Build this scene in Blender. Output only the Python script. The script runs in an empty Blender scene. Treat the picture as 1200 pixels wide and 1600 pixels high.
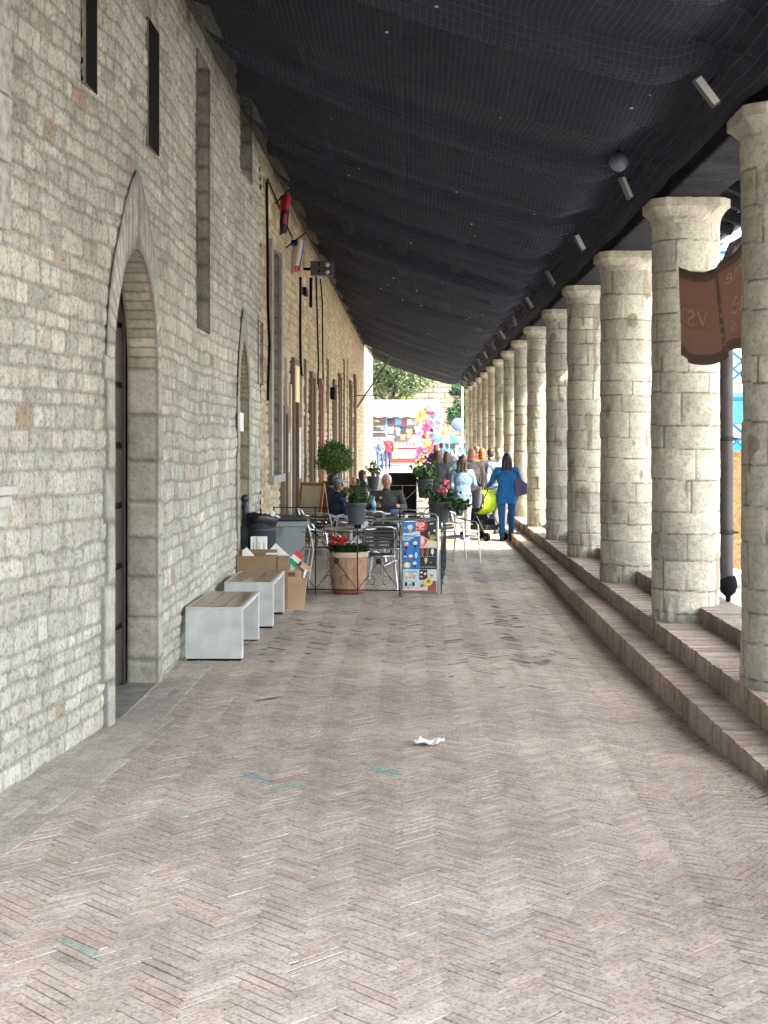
import bpy, bmesh, math, random
import numpy as np
from mathutils import Vector, Matrix
R = math.radians
random.seed(7)
scene = bpy.context.scene
COL = scene.collection
H = 1.92; F = 2222.0; VX, VY = 645.0, 690.0
def wx(px, Y): return (px - VX) * Y / F
def wz(py, Y): return H + (VY - py) * Y / F

# ------------------------------------------------------------------ helpers
def tag(o, label=None, cat=None, group=None, kind=None):
    if label: o['label'] = label
    if cat: o['category'] = cat
    if group: o['group'] = group
    if kind: o['kind'] = kind
    return o
def empty(name, loc=(0, 0, 0), rz=0.0, label=None, cat=None, group=None):
    o = bpy.data.objects.new(name, None); COL.objects.link(o)
    o.location = loc; o.rotation_euler = (0, 0, rz); o.empty_display_size = 0.1
    return tag(o, label, cat, group)
def copy_tree(o, parent=None):
    c = o.copy(); COL.objects.link(c)
    if parent is not None: c.parent = parent
    for ch in list(o.children): copy_tree(ch, c)
    return c
def link_mesh(name, me, mats, parent=None, loc=None, rot=None):
    o = bpy.data.objects.new(name, me); COL.objects.link(o)
    if not isinstance(mats, (list, tuple)): mats = [mats]
    for m in mats: me.materials.append(m)
    if parent is not None: o.parent = parent
    if loc is not None: o.location = loc
    if rot is not None: o.rotation_euler = rot
    return o
class MB:
    def __init__(s): s.v = []; s.f = []; s.m = []; s.sm = []
    def add(s, verts, faces, mi=0, smooth=False):
        b = len(s.v); s.v += [tuple(p) for p in verts]
        for f in faces:
            s.f.append(tuple(i + b for i in f)); s.m.append(mi); s.sm.append(smooth)
        return s
    def box(s, c, d, rot=None, mi=0, taper=0.0, bev=0.0):
        hx, hy, hz = d[0] / 2, d[1] / 2, d[2] / 2
        if bev > 0:
            b = min(bev, hx * .45, hy * .45, hz * .45)
            bm = bmesh.new(); bmesh.ops.create_cube(bm, size=1)
            for v in bm.verts: v.co = Vector((v.co.x * d[0], v.co.y * d[1], v.co.z * d[2]))
            bmesh.ops.bevel(bm, geom=bm.edges[:], offset=b, segments=2, affect='EDGES', profile=.5)
            vs = [v.co.copy() for v in bm.verts]; fs = [[v.index for v in f.verts] for f in bm.faces]
            bm.free()
        else:
            t = 1 - taper
            vs = [Vector(p) for p in ((-hx*t, -hy*t, -hz), (hx*t, -hy*t, -hz), (hx*t, hy*t, -hz), (-hx*t, hy*t, -hz),
                  (-hx, -hy, hz), (hx, -hy, hz), (hx, hy, hz), (-hx, hy, hz))]
            fs = [(0, 3, 2, 1), (4, 5, 6, 7), (0, 1, 5, 4), (1, 2, 6, 5), (2, 3, 7, 6), (3, 0, 4, 7)]
        if rot is not None: vs = [rot @ v for v in vs]
        c = Vector(c)
        return s.add([v + c for v in vs], fs, mi)
    def tube(s, pts, r, seg=8, mi=0, close=False, caps=True):
        pts = [Vector(p) for p in pts]; n = len(pts)
        rs = r if isinstance(r, (list, tuple)) else [r] * n
        base = len(s.v); up = None; vs = []
        for i, p in enumerate(pts):
            if close: t = pts[(i + 1) % n] - pts[i - 1]
            else: t = pts[min(i + 1, n - 1)] - pts[max(i - 1, 0)]
            t.normalize()
            if up is None:
                a = Vector((0, 0, 1)) if abs(t.z) < .9 else Vector((1, 0, 0))
                up = a - t * a.dot(t)
            else: up = up - t * up.dot(t)
            up.normalize(); w = t.cross(up)
            for k in range(seg):
                a = 2 * math.pi * k / seg
                vs.append(p + (up * math.cos(a) + w * math.sin(a)) * rs[i])
        fs = []
        for i in range(n if close else n - 1):
            j = (i + 1) % n
            for k in range(seg):
                l = (k + 1) % seg
                fs.append((i * seg + k, i * seg + l, j * seg + l, j * seg + k))
        s.add(vs, fs, mi, True)
        if caps and not close:
            s.add(vs[:seg], [tuple(range(seg))[::-1]], mi); s.add(vs[-seg:], [tuple(range(seg))], mi)
        return s
    def lathe(s, prof, c=(0, 0, 0), seg=24, mi=0, smooth=True, rot=None):
        vs = []; fs = []; c = Vector(c)
        for (r, z) in prof:
            for k in range(seg):
                a = 2 * math.pi * k / seg
                v = Vector((r * math.cos(a), r * math.sin(a), z))
                if rot is not None: v = rot @ v
                vs.append(v + c)
        for i in range(len(prof) - 1):
            for k in range(seg):
                l = (k + 1) % seg
                fs.append((i * seg + k, i * seg + l, (i + 1) * seg + l, (i + 1) * seg + k))
        s.add(vs, fs, mi, smooth)
        if prof[0][0] > 1e-4: s.add(vs[:seg], [tuple(range(seg))[::-1]], mi)
        if prof[-1][0] > 1e-4: s.add(vs[-seg:], [tuple(range(seg))], mi)
        return s
    def sphere(s, c, r, seg=14, rings=9, mi=0, rot=None):
        rr = r if isinstance(r, (tuple, list)) else (r, r, r)
        vs = []; fs = []; c = Vector(c)
        for i in range(rings + 1):
            ph = math.pi * i / rings
            for k in range(seg):
                a = 2 * math.pi * k / seg
                v = Vector((rr[0] * math.sin(ph) * math.cos(a), rr[1] * math.sin(ph) * math.sin(a), rr[2] * -math.cos(ph)))
                if rot is not None: v = rot @ v
                vs.append(v + c)
        for i in range(rings):
            for k in range(seg):
                l = (k + 1) % seg
                fs.append((i * seg + k, i * seg + l, (i + 1) * seg + l, (i + 1) * seg + k))
        return s.add(vs, fs, mi, True)
    def cap(s, p, q, r1, r2, seg=12, mi=0, flat=1.0):
        """tapered capsule"""
        p, q = Vector(p), Vector(q); d = q - p; L = max(d.length, 1e-5)
        rot = d.to_track_quat('Z', 'X').to_matrix()
        prof = []
        for i in range(4):
            a = R(-90 + i * 30); prof.append((max(r1 * math.cos(a), 1e-5), r1 * math.sin(a)))
        prof.append((r1, 0)); prof.append((r2, L))
        for i in range(1, 4):
            a = R(i * 30); prof.append((max(r2 * math.cos(a), 1e-5), L + r2 * math.sin(a)))
        if flat != 1.0: rot = rot @ Matrix.Diagonal((1, flat, 1))
        return s.lathe(prof, p, seg, mi, True, rot)
    def prism(s, poly, z0, z1, M=None, mi=0):
        """poly = 2D points (a,b), extruded along third axis; M maps (a,b,h)->world"""
        n = len(poly)
        A = [Vector((a, b, z0)) for a, b in poly]; B = [Vector((a, b, z1)) for a, b in poly]
        vs = A + B
        if M is not None: vs = [M(v) for v in vs]
        fs = [tuple(range(n))[::-1], tuple(range(n, 2 * n))]
        for i in range(n): fs.append((i, (i + 1) % n, (i + 1) % n + n, i + n))
        return s.add(vs, fs, mi)
    def mesh(s, name='mesh'):
        me = bpy.data.meshes.new(name); me.from_pydata(s.v, [], s.f)
        me.polygons.foreach_set('material_index', s.m); me.polygons.foreach_set('use_smooth', s.sm)
        me.update(); return me
    def build(s, name, mats, parent=None, loc=None, rot=None):
        return link_mesh(name, s.mesh(name), mats, parent, loc, rot)
def np_mesh(name, V, Fq, cols=None, smooth=False):
    me = bpy.data.meshes.new(name)
    V = np.ascontiguousarray(V, dtype=np.float32); Fq = np.ascontiguousarray(Fq, dtype=np.int32)
    me.vertices.add(len(V)); me.vertices.foreach_set('co', V.ravel())
    k = Fq.shape[1]
    me.loops.add(Fq.size); me.loops.foreach_set('vertex_index', Fq.ravel())
    me.polygons.add(len(Fq)); me.polygons.foreach_set('loop_start', np.arange(0, Fq.size, k, dtype=np.int32))
    me.update(calc_edges=True)
    me.polygons.foreach_set('use_smooth', np.full(len(Fq), bool(smooth)))
    if cols is not None:
        a = me.color_attributes.new('Col', 'FLOAT_COLOR', 'POINT')
        c = np.ones((len(V), 4), np.float32); c[:, :3] = cols
        a.data.foreach_set('color', c.ravel())
    me.validate(); return me
rng = np.random.default_rng(11)
def vnoise(x, y, scale, seed=0):
    """smooth value noise on arrays"""
    g = np.random.default_rng(seed).random((257, 257))
    u = x / scale; v = y / scale
    iu = np.floor(u).astype(int); iv = np.floor(v).astype(int); fu = u - iu; fv = v - iv
    fu = fu * fu * (3 - 2 * fu); fv = fv * fv * (3 - 2 * fv)
    iu &= 255; iv &= 255
    return (g[iu, iv] * (1 - fu) * (1 - fv) + g[iu + 1, iv] * fu * (1 - fv) + g[iu, iv + 1] * (1 - fu) * fv + g[iu + 1, iv + 1] * fu * fv) - .5
def sstep(x): x = np.clip(x, 0, 1); return x * x * (3 - 2 * x)

# ------------------------------------------------------------------ materials
def nodes(m): m.use_nodes = True; return m.node_tree.nodes, m.node_tree.links
def mat(name, col, rough=.7, metal=0.0, var=.12, scale=6.0, bump=0.0, bscale=40.0, emit=None, trans=0.0, spec=.5, coat=0.0):
    m = bpy.data.materials.new(name); n, l = nodes(m); b = n['Principled BSDF']
    b.inputs['Roughness'].default_value = rough; b.inputs['Metallic'].default_value = metal
    b.inputs['Specular IOR Level'].default_value = spec
    if coat: b.inputs['Coat Weight'].default_value = coat
    if trans: b.inputs['Transmission Weight'].default_value = trans
    tc = n.new('ShaderNodeTexCoord')
    nz = n.new('ShaderNodeTexNoise'); nz.inputs['Scale'].default_value = scale; nz.inputs['Detail'].default_value = 6
    l.new(tc.outputs['Object'], nz.inputs['Vector'])
    cr = n.new('ShaderNodeValToRGB')
    c = Vector(col[:3])
    cr.color_ramp.elements[0].position = .3; cr.color_ramp.elements[1].position = .7
    cr.color_ramp.elements[0].color = (*[max(0, x * (1 - var)) for x in c], 1); cr.color_ramp.elements[1].color = (*[min(1, x * (1 + var)) for x in c], 1)
    l.new(nz.outputs['Fac'], cr.inputs['Fac']); l.new(cr.outputs['Color'], b.inputs['Base Color'])
    if bump:
        nb = n.new('ShaderNodeTexNoise'); nb.inputs['Scale'].default_value = bscale; nb.inputs['Detail'].default_value = 4
        l.new(tc.outputs['Object'], nb.inputs['Vector'])
        bp = n.new('ShaderNodeBump'); bp.inputs['Strength'].default_value = .6; bp.inputs['Distance'].default_value = bump
        l.new(nb.outputs['Fac'], bp.inputs['Height']); l.new(bp.outputs['Normal'], b.inputs['Normal'])
    return m
def stone_mat(name, tint=(1, 1, 1), pit=.5, bumpd=.02, pscale=28.0, stretch=(1, 1, 1), rough=.9, dirt=.25):
    """vertex colour of each stone * weathering * dark pits"""
    m = bpy.data.materials.new(name); n, l = nodes(m); b = n['Principled BSDF']
    b.inputs['Roughness'].default_value = rough; b.inputs['Specular IOR Level'].default_value = .25
    at = n.new('ShaderNodeVertexColor'); at.layer_name = 'Col'
    tc = n.new('ShaderNodeTexCoord'); mp = n.new('ShaderNodeMapping'); mp.inputs['Scale'].default_value = stretch
    l.new(tc.outputs['Object'], mp.inputs['Vector'])
    def noise(sc, det=6, rg=.6):
        z = n.new('ShaderNodeTexNoise'); z.inputs['Scale'].default_value = sc; z.inputs['Detail'].default_value = det; z.inputs['Roughness'].default_value = rg
        l.new(mp.outputs['Vector'], z.inputs['Vector']); return z
    def ramp(src, p0, c0, p1, c1):
        r = n.new('ShaderNodeValToRGB'); r.color_ramp.elements[0].position = p0; r.color_ramp.elements[1].position = p1
        r.color_ramp.elements[0].color = (*c0, 1); r.color_ramp.elements[1].color = (*c1, 1); l.new(src, r.inputs['Fac']); return r
    def mul(a, bb, fac=1.0):
        x = n.new('ShaderNodeMix'); x.data_type = 'RGBA'; x.blend_type = 'MULTIPLY'; x.inputs[0].default_value = fac
        l.new(a, x.inputs[6]); l.new(bb, x.inputs[7]); return x.outputs[2]
    big = ramp(noise(1.3, 5).outputs['Fac'], .3, (1 - dirt,) * 3, .65, (1.0, 1.0, 1.0))
    fine = ramp(noise(pscale, 8, .7).outputs['Fac'], .36, (1 - pit,) * 3, .52, (1, 1, 1))
    med = ramp(noise(9, 6).outputs['Fac'], .3, (.78, .76, .72), .7, (1.1, 1.1, 1.08))
    c = mul(mul(mul(at.outputs['Color'], big.outputs['Color']), fine.outputs['Color']), med.outputs['Color'])
    tn = n.new('ShaderNodeRGB'); tn.outputs[0].default_value = (*tint, 1)
    c = mul(c, tn.outputs[0]); l.new(c, b.inputs['Base Color'])
    bp = n.new('ShaderNodeBump'); bp.inputs['Strength'].default_value = .9; bp.inputs['Distance'].default_value = bumpd
    ad = n.new('ShaderNodeMath'); ad.operation = 'ADD'
    l.new(noise(pscale, 8, .7).outputs['Fac'], ad.inputs[0]); l.new(noise(pscale * .35, 4).outputs['Fac'], ad.inputs[1])
    l.new(ad.outputs[0], bp.inputs['Height']); l.new(bp.outputs['Normal'], b.inputs['Normal'])
    return m
M = {}
M['wall'] = stone_mat('rubble_limestone', (1, 1, .955), .50, .014, 42, (1, .8, .8), dirt=.26)
M['ashlar'] = stone_mat('dressed_limestone', (1, 1, .97), .25, .008, 30)
M['column'] = stone_mat('column_limestone', (1, .995, .95), .30, .008, 34)
M['brick'] = stone_mat('worn_clay_brick', (1, 1, 1), .50, .004, 60, dirt=.26)
M['step'] = stone_mat('step_brick', (1, .98, .96), .30, .006, 30, dirt=.25)
M['grout'] = mat('dusty_grout', (.17, .15, .125), .95, var=.8, scale=7, bump=.004)
M['pave'] = mat('pale_paving', (.50, .47, .43), .9, var=.15, scale=3, bump=.01)
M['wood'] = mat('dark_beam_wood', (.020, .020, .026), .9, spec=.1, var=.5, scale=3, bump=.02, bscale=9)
M['door'] = mat('brown_door_wood', (.035, .024, .022), .6, var=.25, scale=4)
M['black'] = mat('matt_black', (.006, .006, .007), .8, spec=.12)
M['iron'] = mat('wrought_iron', (.018, .018, .02), .55, metal=.4)
M['alu'] = mat('brushed_aluminium', (.62, .63, .65), .28, metal=1.0, var=.06)
M['darkslat'] = mat('dark_slat', (.045, .038, .036), .5)
M['concrete'] = mat('pale_concrete', (.47, .475, .47), .8, var=.18, scale=5, bump=.003, bscale=60)
M['plank'] = mat('varnished_plank', (.27, .165, .085), .35, var=.3, scale=9, coat=.3)
M['card'] = mat('brown_cardboard', (.27, .175, .105), .85, var=.15, scale=5)
M['card2'] = mat('light_cardboard', (.42, .28, .17), .85, var=.12, scale=5)
M['white'] = mat('white_paper', (.80, .80, .78), .8, var=.04)
M['bin'] = mat('grey_plastic', (.24, .28, .31), .5, var=.06)
M['bindark'] = mat('black_plastic', (.014, .016, .02), .4)
M['slate'] = mat('slate_metal', (.035, .045, .055), .5, var=.15)
M['bag'] = mat('bin_bag', (.012, .013, .015), .28, var=.1, bump=.02, bscale=18)
M['potgrey'] = mat('anthracite_pot', (.055, .065, .075), .55, var=.08)
M['terra'] = mat('terracotta_planter', (.40, .24, .15), .9, var=.22, scale=14, bump=.006, bscale=60)
M['terrarim'] = mat('pale_rim', (.55, .44, .32), .9)
M['saucer'] = mat('red_saucer', (.28, .07, .045), .6)
M['leaf'] = mat('leaf_green', (.055, .12, .028), .55, var=.5, scale=14)
M['leafdark'] = mat('dark_leaf', (.022, .055, .02), .5, var=.5, scale=12)
M['leaftree'] = mat('oak_leaf', (.085, .12, .05), .6, var=.5, scale=1.2)
M['bark'] = mat('bark', (.10, .08, .06), .9, var=.3, bump=.02)
M['red'] = mat('red_petal', (.62, .02, .02), .6)
M['pink'] = mat('pink_petal', (.75, .12, .25), .6)
M['soil'] = mat('soil', (.03, .022, .016), .95)
M['oak'] = mat('orange_wood', (.30, .135, .05), .5, var=.25, scale=8)
M['cream'] = mat('cream_board', (.55, .50, .38), .7)
M['osb'] = mat('chipboard', (.40, .25, .11), .85, var=.4, scale=30)
M['pipe'] = mat('brown_black_pipe', (.035, .028, .034), .45, var=.4, scale=6)
M['blue'] = mat('blue_painted_tube', (.01, .16, .55), .4)
M['teal'] = mat('teal_tarp', (.02, .50, .52), .7)
def fabric(name, col, tr):
    m = bpy.data.materials.new(name); n, l = nodes(m); bs = n['Principled BSDF']; bs.inputs['Base Color'].default_value = (*col, 1); bs.inputs['Roughness'].default_value = .8
    t = n.new('ShaderNodeBsdfTranslucent'); t.inputs[0].default_value = (*col, 1); mx = n.new('ShaderNodeMixShader'); mx.inputs[0].default_value = tr
    l.new(bs.outputs[0], mx.inputs[1]); l.new(t.outputs[0], mx.inputs[2]); l.new(mx.outputs[0], n['Material Output'].inputs['Surface']); return m
M['banner'] = fabric('brown_banner', (.34, .225, .185), .45)
M['gold'] = mat('cream_lettering', (.50, .41, .25), .8)
M['cyl'] = mat('lamp_grey', (.20, .21, .22), .5)
M['glass'] = mat('dark_glass', (.012, .014, .016), .12, var=.05)
M['glass2'] = mat('clear_plastic', (.6, .8, .9), .1, trans=.9)
M['poster'] = mat('off_white_poster', (.62, .60, .57), .8)
M['redpipe'] = mat('red_pipe', (.35, .05, .03), .6)
def emat(name, col, s):
    m = bpy.data.materials.new(name); n, l = nodes(m); b = n['Principled BSDF']
    b.inputs['Base Color'].default_value = (*col, 1); b.inputs['Emission Color'].default_value = (*col, 1); b.inputs['Emission Strength'].default_value = s
    return m
M['lit'] = emat('lit_sign', (.6, .45, .22), .06)
_cm = {}
def C(col, rough=.75, metal=0, var=.08):
    k = (tuple(round(x, 3) for x in col), rough, metal)
    if k not in _cm: _cm[k] = mat('paint_%02d' % len(_cm), col, rough, metal, var)
    return _cm[k]
# bird net: a real mesh of threads, clear between them
def net_mat():
    m = bpy.data.materials.new('bird_net'); n, l = nodes(m); b = n['Principled BSDF']
    b.inputs['Base Color'].default_value = (.050, .056, .078, 1); b.inputs['Roughness'].default_value = .9; b.inputs['Specular IOR Level'].default_value = .1
    tr = n.new('ShaderNodeBsdfTransparent'); mx = n.new('ShaderNodeMixShader'); out = n['Material Output']
    tc = n.new('ShaderNodeTexCoord'); sp = n.new('ShaderNodeSeparateXYZ'); l.new(tc.outputs['UV'], sp.inputs[0])
    res = []
    for ax in ('X', 'Y'):
        w = n.new('ShaderNodeMath'); w.operation = 'FRACT'; l.new(sp.outputs[ax], w.inputs[0])
        c = n.new('ShaderNodeMath'); c.operation = 'LESS_THAN'; c.inputs[1].default_value = .09; l.new(w.outputs[0], c.inputs[0]); res.append(c)
    mxm = n.new('ShaderNodeMath'); mxm.operation = 'MAXIMUM'; l.new(res[0].outputs[0], mxm.inputs[0]); l.new(res[1].outputs[0], mxm.inputs[1])
    vl = n.new('ShaderNodeMath'); vl.operation = 'MAXIMUM'; vl.inputs[1].default_value = .55; l.new(mxm.outputs[0], vl.inputs[0])
    l.new(vl.outputs[0], mx.inputs[0]); l.new(tr.outputs[0], mx.inputs[1]); l.new(b.outputs[0], mx.inputs[2]); l.new(mx.outputs[0], out.inputs['Surface'])
    return m
M['net'] = net_mat()
# ================================================================== SETTING
XL = -2.04; YB = 9.83; X1 = 1.90; X2 = 2.17; X3 = 2.55; Z1 = .147; Z2 = .303; Z3 = .446
YEND = 59.6; Y0 = -1.5
def gz(y): return np.clip((np.asarray(y, float) - 33) * .0112, 0, .55)
def fz(x, y):
    x = np.asarray(x, float); y = np.asarray(y, float)
    z = gz(y) + vnoise(x + 40, y + 40, 1.7, 3) * .02 + vnoise(x + 9, y + 9, .6, 4) * .006
    # the paving dips towards the first step between 8 and 22 m and climbs again beside the camera
    z = z - .07 * np.exp(-((y - 14) / 6.0) ** 2) * sstep((x - .9) / 1.0) + .10 * sstep((9.6 - y) / 2.5) * sstep((x - 1.2) / .7)
    return z
def wallx(y): y = np.asarray(y, float); return np.where(y < YB, XL - .09 * (YB - y), XL)

# ---- sheets of ground
def sheet(name, xs, ys, zf, m, kind='structure'):
    X, Y = np.meshgrid(xs, ys); Z = zf(X, Y)
    V = np.stack([X, Y, Z], -1).reshape(-1, 3); nx, ny = len(xs), len(ys)
    i, j = np.meshgrid(np.arange(nx - 1), np.arange(ny - 1)); a = (j * nx + i).ravel()
    Fq = np.stack([a, a + 1, a + nx + 1, a + nx], -1)
    o = link_mesh(name, np_mesh(name, V, Fq, smooth=True), m); o['kind'] = kind; return o
sheet('ground', np.array([-400., -60, -20, -5, 0, 5, 20, 60, 400]), np.array([-200., -20, 0, 33, 50, 60, 82, 200, 500]),
      lambda x, y: gz(y) - .12, M['pave'])
sheet('floor_bedding', np.linspace(-4.6, 1.95, 160), np.linspace(Y0 - 2, 61, 1200), lambda x, y: fz(x, y) + .0003 - .0024 * (1 - sstep((y - 6) / 8)) - .0003 + vnoise(x + 60, y + 60, .5, 77) * .0010 + vnoise(x + 60, y + 60, .13, 78) * .0012, M['grout'])
sheet('square', np.linspace(-30, 30, 40), np.linspace(60.5, 130, 40), lambda x, y: gz(y) + .03 + 0 * x, mat('square_paving', (.30, .27, .235), .9, var=.15, scale=3))
sheet('side_street', np.linspace(2.9, 60, 60), np.linspace(-30, 60.5, 60), lambda x, y: np.maximum(Z3 - .006, gz(y)) + 0 * x, M['pave'])

# ---- herringbone bricks, each one modelled
def brick_mesh(name, cx, cy, ang, L, W, zt, hgt, bevel, cols, tilt, zf=None):
    n = len(cx); c, s = np.cos(ang), np.sin(ang)
    hl, hw = L / 2, W / 2
    sx = np.array([-1, 1, 1, -1]); sy = np.array([-1, -1, 1, 1])
    V = np.zeros((n, 8, 3))
    for k in range(4):
        for top in (0, 1):
            ex = hl - (bevel if top else 0); ey = hw - (bevel * .8 if top else 0)
            jx = rng.normal(0, .0022, n); jy = rng.normal(0, .0018, n)
            lx = sx[k] * ex + jx; ly = sy[k] * ey + jy
            V[:, k + 4 * top, 0] = cx + lx * c - ly * s; V[:, k + 4 * top, 1] = cy + lx * s + ly * c
            zc_ = zt if zf is None else zf(V[:, k + 4 * top, 0], V[:, k + 4 * top, 1]) + zt
            V[:, k + 4 * top, 2] = zc_ + tilt[:, 0] * sx[k] + tilt[:, 1] * sy[k] - (0 if top else hgt)
    b = (np.arange(n) * 8)[:, None]
    fs = np.array([[4, 5, 6, 7], [0, 1, 5, 4], [1, 2, 6, 5], [2, 3, 7, 6], [3, 0, 4, 7]])
    Fq = (b[:, :, None] + fs[None]).reshape(-1, 4)
    return np_mesh(name, V.reshape(-1, 3), Fq, np.repeat(cols, 8, 0))
u = .052; nl = 5
# vectorised lattice
I, J = np.meshgrid(np.arange(-70, 920), np.arange(-70, 920), indexing='ij')
d = (I - J); keep = (np.abs(d) < 90)
I, J, d = I[keep], J[keep], d[keep]
k = np.mod(d, 2 * nl)
hI, hJ = I[k == 0] + nl / 2, J[k == 0] + .5
vI, vJ = I[k == 2 * nl - 1] + .5, J[k == 2 * nl - 1] + nl / 2
ci = np.concatenate([hI, vI]); cj = np.concatenate([hJ, vJ]); isv = np.concatenate([np.zeros(len(hI)), np.ones(len(vI))])
bx = (ci - cj) * u / math.sqrt(2) - .05; by = (ci + cj) * u / math.sqrt(2) + 1.8
ang = np.where(isv > 0, R(135), R(45))
sel = (bx > wallx(by) + .02) & (bx < 1.90) & (by > 2.2) & (by < 60.6)
bx, by, ang = bx[sel], by[sel], ang[sel]
n = len(bx)
base = np.array([.57, .512, .435])
cols = base[None] * (1 + rng.normal(0, .045, n))[:, None]
cols *= 1 + .22 * vnoise(bx + 50, by + 50, .8, 21)[:, None]
warm = rng.random(n); cols[warm > .90] *= np.array([1.02, .95, .93]); cols[warm < .10] *= np.array([.90, .93, .95])
g = sstep((by - 8.0) / 8)[:, None]; cols *= (1 - g) * np.array([1.05, .985, 1.0]) + g * np.array([.95, .925, .90])  # near bricks brighter and pinker, farther ones duller: light from behind put into colour
# children's chalk left on some bricks
def chalk(px, py, rad, c):
    Y = H * F / (py - VY); X = wx(px, Y)
    dd = np.hypot(bx - X, (by - Y))
    w = dd < rad
    cols[w] = cols[w] * .62 + np.array(c) * .38
for px, py, rd, c in ((405, 1213, .05, (.10, .45, .62)), (455, 1215, .06, (.42, .14, .16)), (520, 1212, .05, (.12, .42, .7)), (597, 1203, .07, (.1, .5, .45)), (618, 1228, .05, (.1, .5, .45)),
                      (458, 1228, .05, (.1, .5, .45)), (232, 1360, .04, (.2, .5, .45)), (218, 1378, .04, (.2, .5, .45)), (85, 1510, .05, (.15, .5, .5)), (568, 1355, .04, (.5, .16, .2)), (120, 1475, .04, (.2, .5, .45)),
                      (580, 1203, .04, (.1, .5, .45))):
    chalk(px, py, rd, c)
zt = rng.normal(0, .0006, n) + .0012
tilt = rng.normal(0, .0003, (n, 2))
Lb = nl * u - .003 - rng.random(n) * .003; Wb = u - .002 - rng.random(n) * .003 - (rng.random(n) > .9) * .004
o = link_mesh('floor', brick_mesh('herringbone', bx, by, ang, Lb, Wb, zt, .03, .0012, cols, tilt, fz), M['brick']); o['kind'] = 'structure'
# border course along the wall
ys = np.arange(2.2, 60.6, .285); bx_, by_, co = [], [], []
for y in ys:
    for k in range(7):
        yy = y + (.14 if k % 2 else 0); x = float(wallx(yy)) - .02 + .033 + k * .066
        if x > -1.70 and yy > YB: continue
        bx_.append(x); by_.append(yy)
bx_, by_ = np.array(bx_), np.array(by_); n = len(bx_)
cols = np.array([.56, .505, .44])[None] * (1 + rng.normal(0, .07, n))[:, None]
o = link_mesh('floor_border', brick_mesh('border', bx_, by_, np.where(by_ < YB, math.atan2(1, .09), R(90)), np.full(n, .2825), np.full(n, .0635), .0042 + rng.normal(0, .0008, n), .03, .0015, cols, rng.normal(0, .0004, (n, 2)), fz), M['brick']); o['kind'] = 'structure'
# ---- steps of bricks on edge
def step(name, xa, xb, z, hgt, tread_dark, seed, label):
    r = np.random.default_rng(seed)
    ys = np.arange(2.0, 60.6, .064); n = len(ys)
    wob = vnoise(ys, ys * 0 + seed, 2.3, seed) * .012
    cx = np.full(n, (xa + xb) / 2) + wob + r.normal(0, .0025, n); L = np.full(n, xb - xa)
    cols = np.array([.49, .425, .37])[None] * (1 + r.normal(0, .06, n))[:, None]
    q = r.random(n); cols[q > .8] *= np.array([1.02, .88, .82]); cols[q < .15] *= .78
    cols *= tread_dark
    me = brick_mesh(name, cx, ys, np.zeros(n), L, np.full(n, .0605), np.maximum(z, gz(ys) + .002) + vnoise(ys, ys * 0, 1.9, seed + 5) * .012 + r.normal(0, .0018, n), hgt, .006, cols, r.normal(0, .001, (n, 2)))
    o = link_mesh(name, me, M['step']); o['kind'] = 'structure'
    m = MB(); m.box(((xa + xb) / 2 + .02, 31, z - .02 - hgt / 2), (xb - xa - .03, 59, hgt)); c = m.build(name + '_core', M['grout']); c['kind'] = 'structure'
step('lower_step', X1, X2 + .03, Z1, .27, 1.0, 31, '')
step('middle_step', X2, X3 + .03, Z2, .17, .95, 32, '')
step('upper_step', X3, X3 + .38, Z3, .17, .78, 33, '')

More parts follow.
